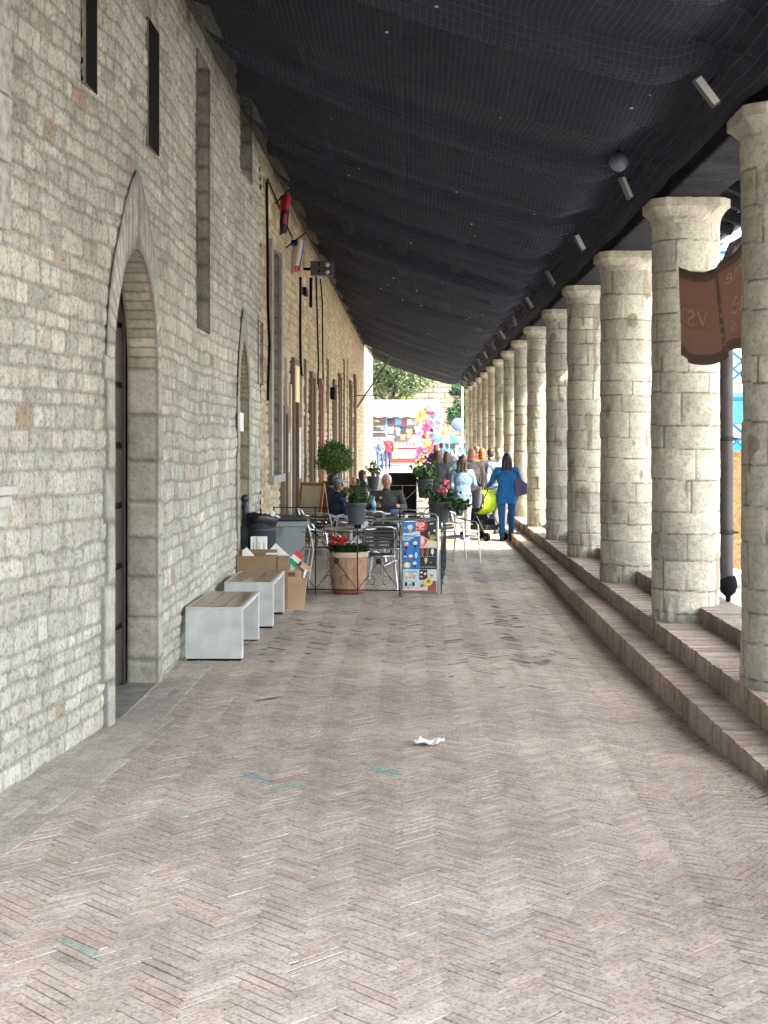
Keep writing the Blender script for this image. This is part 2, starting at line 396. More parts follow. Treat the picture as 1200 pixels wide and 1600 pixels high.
# ================================================================== RUBBLE WALL
def rubble(name, ys, zs, rowh, stw, rough, seed, holes, tone=(1, 1, 1)):
    """height field of coursed rubble stones; ys, zs grid lines; holes = list of test functions"""
    r = np.random.default_rng(seed)
    Yg, Zg = np.meshgrid(ys, zs)
    zb = [-.3]
    while zb[-1] < zs[-1] + .5: zb.append(zb[-1] + r.uniform(*rowh))
    zb = np.array(zb)
    zz = Zg + vnoise(Yg + 100, Zg + 100, 1.4, seed + 1) * .07 + vnoise(Yg + 30, Zg + 30, .22, seed + 2) * .030
    row = np.clip(np.searchsorted(zb, zz) - 1, 0, len(zb) - 2)
    dz = np.minimum(zz - zb[row], zb[row + 1] - zz)
    yy = Yg + vnoise(Yg + 10, Zg + 77, .13, seed + 3) * .03
    Hh = np.zeros_like(Yg); Cc = np.zeros(Yg.shape + (3,)); 
    for k in np.unique(row):
        m = row == k; hgt = zb[k + 1] - zb[k]
        yb = [ys[0] - 1 + r.uniform(0, .2)]
        while yb[-1] < ys[-1] + 1: yb.append(yb[-1] + r.uniform(*stw) * (.7 + hgt / .16 * .4))
        yb = np.array(yb); y = yy[m]; idx = np.clip(np.searchsorted(yb, y) - 1, 0, len(yb) - 2)
        dy = np.minimum(y - yb[idx], yb[idx + 1] - y)
        dd = np.minimum(dy, dz[m])
        off = r.normal(0, .45, len(yb))[idx]; keep = sstep(dd / .026)
        Hh[m] = keep * (.75 + off * .4) 
        tn = 1 + r.normal(0, .10, len(yb)); hue = r.normal(0, .018, (len(yb), 3))
        odd = r.random(len(yb)); sc = np.stack([tn + hue[:, 0], tn, tn + hue[:, 2]], -1)
        sc[odd > .988] *= np.array([.80, .62, .55]); sc[(odd > .90) & (odd < .955)] *= .86
        sc *= np.array([.63, .615, .555])
        mort = np.array([.40, .385, .34])
        w = sstep((dd - .004) / .016)[:, None]
        Cc[m] = sc[idx] * w + mort * (1 - w)
    Hh = Hh * rough + vnoise(Yg, Zg, .05, seed + 4) * rough * .40 + vnoise(Yg, Zg, .025, seed + 5) * rough * .35 + vnoise(Yg, Zg, .5, seed + 8) * .02
    Xg = wallx(Yg) + Hh - rough * .5
    Cc *= np.array(tone)
    ny, nz = len(ys), len(zs)
    V = np.stack([Xg, Yg, Zg], -1).reshape(-1, 3)
    i, j = np.meshgrid(np.arange(ny - 1), np.arange(nz - 1))
    yc = ((ys[:-1] + ys[1:]) / 2)[i]; zc = ((zs[:-1] + zs[1:]) / 2)[j]
    ok = np.ones(i.shape, bool)
    for h in holes: ok &= ~h(yc, zc)
    a = (j * ny + i)[ok]
    Fq = np.stack([a, a + 1, a + ny + 1, a + ny], -1)
    return np_mesh(name, V, Fq, Cc.reshape(-1, 3), smooth=True)
def grid(a, b, step_a, step_b, extra):
    v = [a]
    while v[-1] < b: v.append(v[-1] + step_a + (step_b - step_a) * (v[-1] - a) / (b - a))
    v = np.array(v)
    for e in extra:
        if a < e < b: v = v[np.abs(v - e) > .006]; v = np.append(v, e)
    return np.unique(v)
def arch_half(zq, ya, yb, zspring, zapex):
    """half width of a pointed arch at heights zq"""
    w = (yb - ya) / 2; h = zapex - zspring
    Rr = (h * h + w * w) / (2 * w); t = np.clip(zq - zspring, 0, None)
    return np.where(zq < zspring, w, np.where(zq > zapex, -1, np.sqrt(np.clip(Rr * Rr - t * t, 0, None)) - (Rr - w)))
def arch_hole(ya, yb, zs, za, zlow=-1):
    return lambda y, z: (np.abs(y - (ya + yb) / 2) < arch_half(z, ya, yb, zs, za)) & (z > zlow)
def rect_hole(ya, yb, za, zb): return lambda y, z: (y > ya) & (y < yb) & (z > za) & (z < zb)
RECTS = []     # (ya, yb, za, zb, depth, back material key, name)
A1 = (9.72, 11.28, 2.50, 3.34)            # big door
A2 = (16.65, 17.57, 2.45, 3.12)           # narrow arched niche
def yw(px): return -XL * F / (VX - px)
holes_near = [arch_hole(*A1), arch_hole(*A2)]
rects_near = [(9.03, 9.36, 4.20, 5.16), (10.87, 11.33, 4.19, 5.17), (13.37, 14.16, 2.99, 5.62), (16.8, 17.9, 5.15, 6.2)]
bld = empty('arcade_building', (XL, 30, 0), 0, 'long rubble limestone building with a pointed arched doorway along the left of the covered walk', 'building')
def rel(o): o.parent = bld; o.location = Vector(o.location) - bld.location; return o
def bpart(m, name, mt): return rel(m.build(name, mt))
holes_near += [rect_hole(*r) for r in rects_near]
# far openings: (px near edge, px far edge, z0, z1, depth, material)
FAR = []
def fo(pxa, pxb, ytop, ybot, depth, mk, name):
    ya, yb = yw(pxa), yw(pxb); ym = ya
    FAR.append((ya, yb, wz(ybot, ym) if ybot else -.3, wz(ytop, ym), depth, mk, name))
fo(402, 409, 500, 600, .10, 'shade', 'niche')
fo(421, 434, 382, 742, .30, 'glassf', 'window')
fo(438.5, 442.5, 646, 0, .12, 'door', 'doorway')
fo(454, 460, 570, 0, .18, 'door', 'doorway')
fo(474, 477, 560, 0, .2, 'shade', 'doorway')
fo(483, 487, 590, 0, .2, 'door', 'doorway')
fo(497.5, 501, 600, 0, .25, 'door', 'doorway')
fo(510, 512.5, 560, 0, .25, 'shade', 'doorway')
fo(519, 521.5, 600, 0, .25, 'door', 'doorway')
fo(528, 530, 590, 0, .25, 'door', 'doorway')
fo(536, 538, 560, 0, .25, 'shade', 'doorway')
fo(545, 547, 600, 0, .25, 'door', 'doorway')
fo(552, 553.5, 590, 0, .25, 'door', 'doorway')
holes_far = [rect_hole(*f[:4]) for f in FAR]
ZT = 6.25
ex = [e for r in rects_near for e in r[:2]]; ez = [e for r in rects_near for e in r[2:]]
ysn = grid(3.2, 19.0, .013, .026, ex); zsn = grid(-.2, ZT, .0155, .0155, ez)
w1 = link_mesh('wall', rubble('rubble_near', ysn, zsn, (.085, .165), (.12, .36), 0.0125, 5, holes_near), M['wall']); rel(w1)
ex = [e for f in FAR for e in f[:2]]
ysf = grid(19.0, 72.0, .032, .10, ex); zsf = grid(-.2, ZT, .03, .03, [e for f in FAR for e in f[2:4]])
w2 = link_mesh('wall', rubble('rubble_far', ysf, zsf, (.10, .18), (.18, .4), .030, 9, holes_far, (1.08, .90, .71)), M['wall']); rel(w2)  # tone puts the warm bounced sunlight into the far stones' colour
w2['label'] = 'stretch of rubble wall beyond the bins, its colour warmed for bounced sunlight'
# solid body behind the face
m = MB(); m.box((-7.0, 30.9, 4.5), (8.6, 82.2, 9.6)); bpart(m, 'building_core', M['black'])
m = MB(); m.box((-2.33, 45, 8.0), (.5, 54, 3.2)); bpart(m, 'upper_wall', C((.45, .42, .35)))
m = MB(); m.box((-2.6, 72.15, 4.5), (.9, .3, 9.6)); bpart(m, 'end_wall', C((.5, .47, .4)))
M['shade'] = M['column']

# ---- dressed stones round the openings
def ashcol(n, base=(.50, .485, .43), v=.06): return np.array(base)[None] * (1 + rng.normal(0, v, n))[:, None]
class Ash:
    """collects ashlar blocks with per-block colour and rough subdivided faces"""
    def __init__(s): s.V = []; s.F = []; s.C = []; s.n = 0
    def quadpatch(s, P, nu, nv, col, amp, nrm, seed):
        """P(u,v)-> point; rough patch"""
        us = np.linspace(0, 1, nu + 1); vs = np.linspace(0, 1, nv + 1); nrm = np.array(nrm, float)
        pts = np.array([[P(a, b) for a in us] for b in vs])
        A, B = np.meshgrid(us, vs)
        e = np.minimum(np.minimum(A, 1 - A) * nu, np.minimum(B, 1 - B) * nv)
        r = np.random.default_rng(seed)
        h = sstep(e / 1.0) * .9 + r.normal(0, .25, e.shape) * (e > 0)
        pts = pts + (h * amp)[..., None] * nrm
        i, j = np.meshgrid(np.arange(nu), np.arange(nv)); a = (j * (nu + 1) + i).ravel() + s.n
        s.V.append(pts.reshape(-1, 3)); s.F.append(np.stack([a, a + 1, a + nu + 2, a + nu + 1], -1)); 
        c = np.repeat(np.array(col)[None], len(pts.reshape(-1, 3)), 0); edge = (e < .5).ravel()
        c = c * (1 + r.normal(0, .03, (len(c), 1))); c[edge] *= .55
        s.C.append(c); s.n += (nu + 1) * (nv + 1)
    def build(s, name, mt):
        return rel(link_mesh(name, np_mesh(name, np.concatenate(s.V), np.concatenate(s.F), np.concatenate(s.C), smooth=True), mt))
def surround(ar, aro, depth, name, seed, tone=(.50, .49, .44), low=-.1):
    """ar inner arch, aro outer arch (ya,yb,zs,za)"""
    r = np.random.default_rng(seed); A = Ash()
    yi, yo = (ar[0] + ar[1]) / 2, (aro[0] + aro[1]) / 2
    face = .028
    z = low
    for side in (-1, 1):
        z = low; k = 0
        while z < ar[2]:
            hh = r.uniform(.2, .42); z2 = min(z + hh, ar[2]); 
            if ar[2] - z2 < .12: z2 = ar[2]
            ya = yi + side * (ar[1] - ar[0]) / 2; out = (aro[1] - aro[0]) / 2 + r.uniform(-.06, .08); yb = yo + side * out
            xa, xb = float(wallx(ya)), float(wallx(yb)); c = np.array(tone) * (1 + r.normal(0, .06)) 
            za, zb_ = z, z2
            A.quadpatch(lambda u, v: (xa + (xb - xa) * u + face * .6, ya + (yb - ya) * u, za + (zb_ - za) * v), 6, 8, c, .008, (1, 0, 0), seed + k)
            c2 = np.array(tone) * (1 + r.normal(0, .10)) * np.array([1, .97, .93])
            nseg = 1 if r.random() < .6 else 1
            A.quadpatch(lambda u, v: (xa + face * .6 - depth * u, ya, za + (zb_ - za) * v), 8, 10, c2, .010, (0, -side, 0), seed + 40 + k)
            A.quadpatch(lambda u, v: (xb + face * .6 - .05 * u, yb, za + (zb_ - za) * v), 1, 2, c, 0, (0, side, 0), seed + 80 + k)
            z = z2; k += 1
        # voussoirs
        nv = 12
        for q in range(nv):
            t0, t1 = q / nv, (q + 1) / nv
            c = np.array(tone) * (1 + r.normal(0, .06))
            def pin(t):
                zz = ar[2] + (ar[3] - ar[2]) * t ** .9; return yi + side * max(float(arch_half(np.array(zz), *ar)), 0), zz
            def pout(t):
                zz = aro[2] + (aro[3] - aro[2]) * t ** .9; return yo + side * max(float(arch_half(np.array(zz), *aro)), 0), zz
            def P(u, v):
                t = t0 + (t1 - t0) * v
                a, b = pin(t), pout(t); y = a[0] + (b[0] - a[0]) * u; z_ = a[1] + (b[1] - a[1]) * u
                return (float(wallx(y)) + face * .6, y, z_)
            A.quadpatch(P, 5, 4, c, .007, (1, 0, 0), seed + 120 + q)
            c2 = np.array(tone) * (1 + r.normal(0, .08)) * np.array([1.02, .93, .86])
            def P2(u, v):
                t = t0 + (t1 - t0) * v; a = pin(t); return (float(wallx(a[0])) + face * .6 - depth * u, a[0], a[1])
            A.quadpatch(P2, 7, 5, c2, .008, (0, -side, -.3), seed + 160 + q)
    return A.build(name, M['ashlar'])
surround(A1, (9.52, 11.46, 2.42, 3.93), .24, 'door_surround', 51)
surround(A2, (16.45, 17.75, 2.4, 3.55), .24, 'niche_surround', 52, (.47, .45, .37))
# door leaf (planked, framed)
m = MB(); d0 = XL - .245
for k in range(7):
    z0 = .02 + k * .47
    m.box((d0 - .02, 10.555, z0 + .225), (.04, 1.6, .43), bev=.012)
m.box((d0 - .06, 10.555, 1.65), (.05, 1.8, 3.5))
for yy in (9.9, 10.55, 11.2): m.box((d0 + .008, yy, 1.65), (.02, .05, 3.3))
dl = bpart(m, 'door', M['door']); dl['label'] = 'dark brown panelled door leaf deep in the arch'
m = MB(); m.lathe([(.03, 0), (.035, .02), (.02, .03), (.001, .032)], (0, 0, 0), 12, rot=Matrix.Rotation(R(90), 3, 'Y')); hd = m.build('handle', M['iron'], dl, (d0 + .02, 10.5, 1.1))
m = MB(); m.box((XL - .33, 17.1, 1.6), (.06, 1.3, 3.6)); bpart(m, 'niche_back', C((.13, .12, .08)))
# thresholds inside the door
m = MB(); m.box((XL - .15, 10.555, -.03), (.34, 1.5, .08)); bpart(m, 'threshold', C((.24, .22, .19), .9, 0, .3))
# recesses: returns + back
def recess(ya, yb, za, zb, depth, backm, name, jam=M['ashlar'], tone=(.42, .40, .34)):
    A = Ash(); r = np.random.default_rng(int(ya * 100)); xa = float(wallx((ya + yb) / 2)) + .022
    za = max(za, -.1); z = za; k = 0
    while z < zb - .01:
        z2 = min(z + r.uniform(.2, .36), zb)
        for side, y in ((1, ya), (-1, yb)):
            c = np.array(tone) * (1 + r.normal(0, .08)); z0_ = z; z1_ = z2
            A.quadpatch(lambda u, v: (xa - (depth + .02) * u, y, z0_ + (z1_ - z0_) * v), 4, 6, c, .006, (0, side, 0), k)
        z = z2; k += 1
    A.quadpatch(lambda u, v: (xa - (depth + .02) * u, ya + (yb - ya) * v, za), 3, 6, np.array(tone), .003, (0, 0, 1), 5)
    A.quadpatch(lambda u, v: (xa - (depth + .02) * u, ya + (yb - ya) * v, zb), 3, 6, np.array(tone), .003, (0, 0, -1), 6)
    if backm is None:
        z = za; k = 50
        while z < zb - .01:
            z2 = min(z + r.uniform(.18, .3), zb); c = np.array(tone) * (1 + r.normal(0, .09)); z0_, z1_ = z, z2
            A.quadpatch(lambda u, v: (xa - depth, ya + (yb - ya) * u, z0_ + (z1_ - z0_) * v), 10, 8, c, .012, (1, 0, 0), k); z = z2; k += 1
    p = A.build(name, jam)
    if backm is not None:
        m = MB(); m.box((xa - depth - .02, (ya + yb) / 2, (za + zb) / 2), (.04, yb - ya + .02, zb - za + .02)); q = m.build(name + '_panel', backm); q.parent = p
    return p
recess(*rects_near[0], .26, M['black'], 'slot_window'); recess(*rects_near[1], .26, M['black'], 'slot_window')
for rr in rects_near[:2]:   # black sheets nearly flush in the slots, put in for the openings' dark shade
    m = MB(); xa = float(wallx((rr[0] + rr[1]) / 2)); m.box((xa + .004, (rr[0] + rr[1]) / 2, (rr[2] + rr[3]) / 2), (.03, rr[1] - rr[0] - .004, rr[3] - rr[2] - .004)); bpart(m, 'slot_shade_sheet', M['black'])
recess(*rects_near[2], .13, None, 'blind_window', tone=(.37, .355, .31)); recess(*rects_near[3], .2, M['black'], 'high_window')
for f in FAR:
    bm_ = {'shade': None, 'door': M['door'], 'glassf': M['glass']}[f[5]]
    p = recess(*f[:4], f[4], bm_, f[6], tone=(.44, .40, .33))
    if f[6] == 'doorway' and f[5] == 'door':     # wooden shop frames proud of the wall
        m = MB(); xa = XL + .03
        for y in (f[0] - .05, f[1] + .05): m.box((xa, y, (f[3]) / 2), (.10, .10, f[3]), bev=.01)
        m.box((xa, (f[0] + f[1]) / 2, f[3] + .06), (.10, f[1] - f[0] + .2, .12), bev=.01)
        q = m.build('frame', C((.16, .11, .075)), p)
# thin stone pilaster strips on the far wall
for px, top in ((444, 560), (449.5, 600), (468, 540), (491, 600), (524.5, 620), (541.5, 560)):
    y = yw(px); m = MB(); m.box((XL + .02, y, wz(top, y) / 2), (.09, .2, wz(top, y)), bev=.012); bpart(m, 'pilaster', C((.46, .38, .28), var=.3))
# lintel moulding and stone jambs of the tall window
f = FAR[1]; m = MB()
for y in (f[0] - .12, f[1] + .12): m.box((XL + .02, y, (f[2] + f[3]) / 2), (.09, .22, f[3] - f[2] + .1), bev=.01)
m.box((XL + .03, (f[0] + f[1]) / 2, f[2] - .07), (.13, f[1] - f[0] + .5, .12), bev=.01)
bpart(m, 'window_frame', C((.30, .29, .25), var=.2))
# quoin strip hanging above the street corner, top left, and the corbel below it
def xpil(px, Y): return wx(px, Y)
m = MB(); Yp = 7.64
for k in range(9):
    z0 = 3.05 + k * .36; zoff = random.uniform(-.006, .006)
    yl = Yp - .48 + random.uniform(-.03, .03)
    m.box((float(wallx(Yp - .3)) + .04 + zoff, (yl + Yp) / 2, z0 + .177), (.10, Yp - yl, .35), bev=.012, rot=Matrix.Rotation(R(-5), 3, 'Z'))
bpart(m, 'quoin_strip', mat('quoin_limestone', (.42, .41, .36), .9, var=.35, scale=14, bump=.012, bscale=35))
m = MB(); Rz = Matrix.Rotation(R(-5), 3, 'Z'); Yc = 7.7
cxw = float(wallx(Yc - .25))
m.box((cxw + .04, Yc - .28, 1.66), (.13, .50, .05), rot=Rz, bev=.01); m.box((cxw + .03, Yc - .28, 1.60), (.11, .46, .06), rot=Rz, bev=.02)
m.cap((cxw + .06, Yc - .55, 1.54), (cxw + .04, Yc - .05, 1.54), .045, .045); m.box((cxw + .02, Yc - .3, 1.49), (.08, .42, .05), rot=Rz, bev=.02)
bpart(m, 'corbel_ledge', C((.50, .49, .44), .9, 0, .15))

# ================================================================== COLUMNS
def column_mesh(seed, nt, dz, z0, z1, rad):
    r = np.random.default_rng(seed)
    zs = np.arange(z0, z1 + dz, dz); th = np.linspace(0, 2 * math.pi, nt, endpoint=False)
    T, Z = np.meshgrid(th, zs)
    zb = [z0 - .05]
    while zb[-1] < z1 + .3: zb.append(zb[-1] + r.uniform(.15, .30))
    zb = np.array(zb); zz = Z + np.sin(T * 2 + r.uniform(0, 6)) * .006 + vnoise(T * 3 + 20, Z + 20, .5, seed) * .012
    row = np.clip(np.searchsorted(zb, zz) - 1, 0, len(zb) - 2); dzz = np.minimum(zz - zb[row], zb[row + 1] - zz)
    Hh = np.zeros_like(T); Cc = np.zeros(T.shape + (3,))
    for k in np.unique(row):
        m = row == k; nb = r.integers(3, 6); a = np.sort(r.uniform(0, 2 * math.pi, 1)) + np.cumsum(r.uniform(.6, 1.4, nb)); a = (a - a[0]) / (a[-1] - a[0] + 1.0) * 2 * math.pi + r.uniform(0, 6)
        t = T[m] + vnoise(T[m] * 2, Z[m], .2, seed + k) * .04
        dt = np.mod(t[:, None] - a[None] + math.pi, 2 * math.pi) - math.pi
        dmin = np.abs(dt).min(1) * rad; idx = np.argmin(np.mod(t[:, None] - a[None], 2 * math.pi), 1)
        dd = np.minimum(dmin, dzz[m]); w = sstep(dd / .010)
        off = r.normal(0, .006, nb)[idx]; ring = r.normal(0, .003)
        Hh[m] = w * .006 + off * w * .45 + ring
        tn = (1 + r.normal(0, .07, nb))[idx] * (1 + r.normal(0, .04)); wc = sstep((dd - .001) / .008)[:, None]
        patch = (vnoise(T[m] * 1.3 + 7, Z[m] + 3, .35, seed + 60) > .36)[:, None]
        c = np.array([.55, .535, .475])[None] * tn[:, None]
        c = np.where(patch, np.array([.36, .32, .26])[None], c)
        Cc[m] = c * wc + np.array([.20, .185, .15]) * (1 - wc)
    Hh += vnoise(T * rad * 5, Z * 5, .35, seed + 1) * .006 + vnoise(T * rad * 5, Z * 5, .12, seed + 2) * .004
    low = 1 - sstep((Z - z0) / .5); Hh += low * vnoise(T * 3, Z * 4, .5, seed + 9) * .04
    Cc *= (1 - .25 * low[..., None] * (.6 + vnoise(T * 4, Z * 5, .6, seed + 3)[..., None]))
    Rr = rad + Hh - .008
    V = np.stack([Rr * np.cos(T), Rr * np.sin(T), Z], -1).reshape(-1, 3); nz = len(zs)
    i, j = np.meshgrid(np.arange(nt), np.arange(nz - 1)); i2 = (i + 1) % nt
    Fq = np.stack([j * nt + i, j * nt + i2, (j + 1) * nt + i2, (j + 1) * nt + i], -1).reshape(-1, 4)
    return np_mesh('column_shaft', V, Fq, Cc.reshape(-1, 3), smooth=True)
def capital_mesh(seed):
    """round neck -> flared, chamfered square abacus"""
    r = np.random.default_rng(seed); nt = 64; V = []; prof = [(-.03, .302, 0), (0, .314, 0), (.018, .316, .1), (.03, .320, .3), (.100, .368, 1), (.103, .368, 1), (.106, .382, 1), (.18, .385, 1), (.185, .378, 1)]
    for z, rad, sq in prof:
        for k in range(nt):
            a = 2 * math.pi * k / nt + math.pi / 4; c, s = math.cos(a), math.sin(a)
            q = 1 / max(abs(c), abs(s)); q = min(q, 1.20)          # square with cut corners
            rr = rad * ((1 - sq) + sq * q * .93) + r.normal(0, .0022)
            V.append((rr * c, rr * s, z + r.normal(0, .0015)))
    V.append((0, 0, .185)); V = np.array(V); n = len(prof); Fq = []
    for j in range(n - 1):
        for i in range(nt):
            i2 = (i + 1) % nt; Fq.append((j * nt + i, j * nt + i2, (j + 1) * nt + i2, (j + 1) * nt + i))
    c = np.repeat(np.array([[.52, .49, .43]]), len(V), 0) * (1 + r.normal(0, .02, (len(V), 1)))
    return np_mesh('capital', V, np.array(Fq), c)
ordn = ['nearest', 'second', 'third', 'fourth', 'fifth', 'sixth', 'seventh', 'eighth', 'ninth', 'tenth', 'eleventh', 'twelfth', 'thirteenth', 'fourteenth', 'last and farthest']
extra = {0: 'cut by the right edge of the view', 1: 'behind the brown banner and beside the drainpipe', 2: 'just left of the one behind the banner'}
caps = [capital_mesh(s) for s in (1, 2, 3)]
farm = [column_mesh(200 + s, 48, .03, Z2 - .06, 3.93, .305) for s in range(3)]
for me in farm: me.materials.append(M['column'])
for me in caps: me.materials.append(M['ashlar'])
CY = [9.4 + 3.55 * i for i in range(15)]
for i, y in enumerate([9.4 - 3.55] + CY):
    i -= 1
    lab = 'round limestone column just behind the nearest visible one' if i < 0 else '%s round limestone column of the colonnade%s' % (ordn[i], ', ' + extra[i] if i in extra else ' counting from the camera')
    e = empty('stone_column', (X2 + .315 + (.03 if i in (4,) else 0), y, 0), 0, lab, 'column', 'stone columns of the colonnade')
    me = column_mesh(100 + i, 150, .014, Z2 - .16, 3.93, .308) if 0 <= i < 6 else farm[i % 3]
    if len(me.materials) == 0: me.materials.append(M['column'])
    s = bpy.data.objects.new('shaft', me); COL.objects.link(s); s.parent = e
    c = bpy.data.objects.new('capital', caps[i % 3]); COL.objects.link(c); c.parent = e; c.location = (0, 0, 3.905)

# ================================================================== PORTICO ROOF
roof = empty('portico_roof', (0, 30, 4.1), 0, 'dark timber lean-to roof with heavy beams over the walk, bird net slung below', 'roof')
def rpart(m, name, mt): o = m.build(name, mt); o.parent = roof; o.location = -roof.location; return o
def zr(x): return 6.30 - .37 * (x + 2.04)          # underside of the boards
YR0 = 1.5
m = MB(); x0, x1 = -2.3, 3.45
m.add([(x0, YR0, zr(x0)), (x1, YR0, zr(x1)), (x1, YEND, zr(x1)), (x0, YEND, zr(x0)), (x0, YR0, zr(x0) + .12), (x1, YR0, zr(x1) + .12), (x1, YEND, zr(x1) + .12), (x0, YEND, zr(x0) + .12)],
      [(0, 1, 2, 3), (4, 7, 6, 5), (0, 4, 5, 1), (1, 5, 6, 2), (2, 6, 7, 3), (3, 7, 4, 0)])
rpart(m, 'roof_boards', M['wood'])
sl = math.atan(-.37); RY = Matrix.Rotation(-sl, 3, 'Y')
# rafters across, one above each column and one between
ry = []
y = CY[0] - 7.10
while y < YEND: ry.append(y); y += 3.55
for y in ry:
    if y < YR0: continue
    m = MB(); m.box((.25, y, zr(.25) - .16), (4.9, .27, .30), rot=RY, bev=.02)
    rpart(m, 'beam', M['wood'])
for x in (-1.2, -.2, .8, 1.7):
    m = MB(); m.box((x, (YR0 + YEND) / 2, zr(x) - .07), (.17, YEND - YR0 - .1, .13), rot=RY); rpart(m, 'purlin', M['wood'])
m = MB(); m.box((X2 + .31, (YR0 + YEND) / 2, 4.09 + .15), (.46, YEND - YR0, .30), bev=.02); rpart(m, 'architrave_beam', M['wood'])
m = MB()
for k in range(int((YEND - YR0) / .62)): m.box((3.0, YR0 + .3 + k * .62, zr(3.0) - .055), (1.0, .09, .10), rot=RY)
rpart(m, 'eave_rafters', M['wood'])
m = MB()   # half-round gutter
n = 9; g = []
for s_ in (0, 1):
    for k in range(n): a = math.pi + math.pi * k / (n - 1); g.append((3.50 + .075 * math.cos(a), YR0 if s_ == 0 else YEND, zr(3.45) + .02 + .075 * math.sin(a)))
m.add(g, [(k, k + 1, k + 1 + n, k + n) for k in range(n - 1)]); rpart(m, 'gutter', M['pipe'])
# net
def netz(x, y):
    ph = (y - CY[0]) / 3.55; fr = np.abs(ph - np.round(ph)) * 2           # 0 at a beam, 1 between beams
    jj = vnoise(x * .0 + 3, np.round(ph) * 1.7 + 9, 1.0, 44)
    t = (x - XL) / (2.2 - XL)
    line = 5.86 + (4.60 - 5.86) * np.clip(t / .86, 0, 1) ** .9
    line = np.where(t > .86, line - (4.60 - 4.13) * sstep((t - .92) / .08), line)
    sag = .17 * np.sin(np.clip(t, 0, 1) * math.pi) ** .6
    belly = (.26 + .20 * jj) * fr ** 1.1 * sstep(t / .25) * sstep((1.02 - t) / .2)
    ridge = .20 * np.exp(-(fr / .13) ** 4) * sstep(t / .1) * sstep((1.0 - t) / .12)
    fol = .008 * np.sin(y * 5 + np.sin(x * 2.2) * 1.2) * sstep((t - .5) / .4) + .008 * np.sin(y * 3.1 + x * 1.3) + .012 * vnoise(x + 9, y * 2 + 9, .5, 45)
    return line - sag - belly - ridge + fol
xs = np.linspace(XL + .02, 2.16, 90); ysn_ = np.arange(YR0 + .1, YEND - .1, .06)
X, Y = np.meshgrid(xs, ysn_); Z = netz(X, Y)
nx, ny = len(xs), len(ysn_); i, j = np.meshgrid(np.arange(nx - 1), np.arange(ny - 1)); a = (j * nx + i).ravel(); Fq = np.stack([a, a + 1, a + nx + 1, a + nx], -1)
me = np_mesh('bird_net', np.stack([X, Y, Z], -1).reshape(-1, 3), Fq, smooth=True)
uv = me.uv_layers.new(name='UVMap'); vi = np.zeros(len(me.loops), np.int32); me.loops.foreach_get('vertex_index', vi)
UV = np.stack([X.ravel() / .045, Y.ravel() / .045], -1)[vi].astype(np.float32); uv.data.foreach_set('uv', UV.ravel())
o = link_mesh('bird_net', me, M['net']); o.parent = roof; o.location = -roof.location
# lamps at the beam ends
for i, y in enumerate(CY[:14]):
    p = empty('wall_washer_lamp', (1.93, y - .05, 4.22), 0, '%s slim white floodlight under the roof, above the %s column' % (['nearest', 'second', 'third', 'fourth', 'fifth', 'sixth', 'seventh', 'eighth', 'ninth', 'tenth', 'eleventh', 'twelfth', 'thirteenth', 'farthest'][i], ordn[i]), 'lamp', 'floodlights below the beam ends')
    LR = Matrix.Rotation(R((-32, -22, -30, -26)[i % 4] + (i * 37 % 11) - 5), 3, 'Y') @ Matrix.Rotation(R((14, 50, 20, 55)[i % 4]), 3, 'Z') @ Matrix.Diagonal((.9, .9, .9 - .05 * (i % 3)))
    m = MB(); m.box((0, 0, 0), (.07, .05, .25), rot=LR, bev=.008); m.build('housing', C((.10, .10, .11)), p)
    m = MB(); m.box(LR @ Vector((0, -.027, 0)), (.056, .006, .225), rot=LR); m.build('diffuser', C((.62, .62, .58) if i < 3 else (.30, .30, .29)), p)
    m = MB(); m.tube([(.02, .06, .05), (.10, .06, .16), (.16, .06, .22)], .012, 6); m.build('bracket', M['black'], p)
p = empty('ball_camera', (1.81, 12.5, 4.38), 0, 'round glass globe hanging in the net beside the second floodlight', 'camera')
m = MB(); m.sphere((0, 0, 0), .085, 20, 12); m.build('globe', mat('dark_globe', (.11, .13, .17), .2), p)
m = MB(); m.tube([(0, 0, .07), (0, 0, .3)], .02); m.build('stem', M['black'], p)

random.seed(44); m = MB()
for k in range(70):
    x = random.uniform(-1.2, 1.9); y = random.uniform(8, 40); z = float(netz(np.array(x), np.array(y))) - .012; s_ = random.uniform(.006, .016)
    m.sphere((x, y, z), (s_, s_ * .7, s_ * .5), 6, 4)
o = m.build('net_litter', C((.5, .5, .48))); o['kind'] = 'stuff'; o['label'] = 'small pale feathers and specks caught on the bird net'; o['category'] = 'feathers'
# ================================================================== FURNITURE AND CLUTTER
def GZ(x, y): return float(fz(x, y))
def at(px, Y, z=None): x = wx(px, Y); return (x, Y, GZ(x, Y) if z is None else z)
# ---- benches
def bench(label):
    e = empty('concrete_bench', (0, 0, 0), 0, label, 'bench', 'concrete and wood benches by the wall')
    for y in (0.045, 1.25):
        m = MB(); m.box((0, y + (.0 if y < .5 else 0), .235), (.50, .10 if y < .5 else .10, .43), bev=.006); m.build('leg', M['concrete'], e)
        m = MB(); m.box((0, y, .01), (.47, .08, .02)); m.build('foot', M['black'], e)
    m = MB()
    for x in (-.235, .235): m.box((x, .6475, .462), (.03, 1.305, .024), bev=.003)
    for y in (.006, 1.289): m.box((0, y, .462), (.44, .022, .024), bev=.003)
    m.box((0, .6475, .435), (.46, 1.1, .03)); m.build('frame', M['concrete'], e)
    for x in (-.147, 0, .147):
        m = MB(); m.box((x, .6475, .464), (.139, 1.258, .022), bev=.003); m.build('plank', M['plank'], e)
    return e
b1 = bench('nearest bench by the wall, pale concrete block ends with three brown planks'); b1.location = (-1.745, 12.47, GZ(-1.7, 12.5)); b1.rotation_euler = (0, 0, R(-.5))
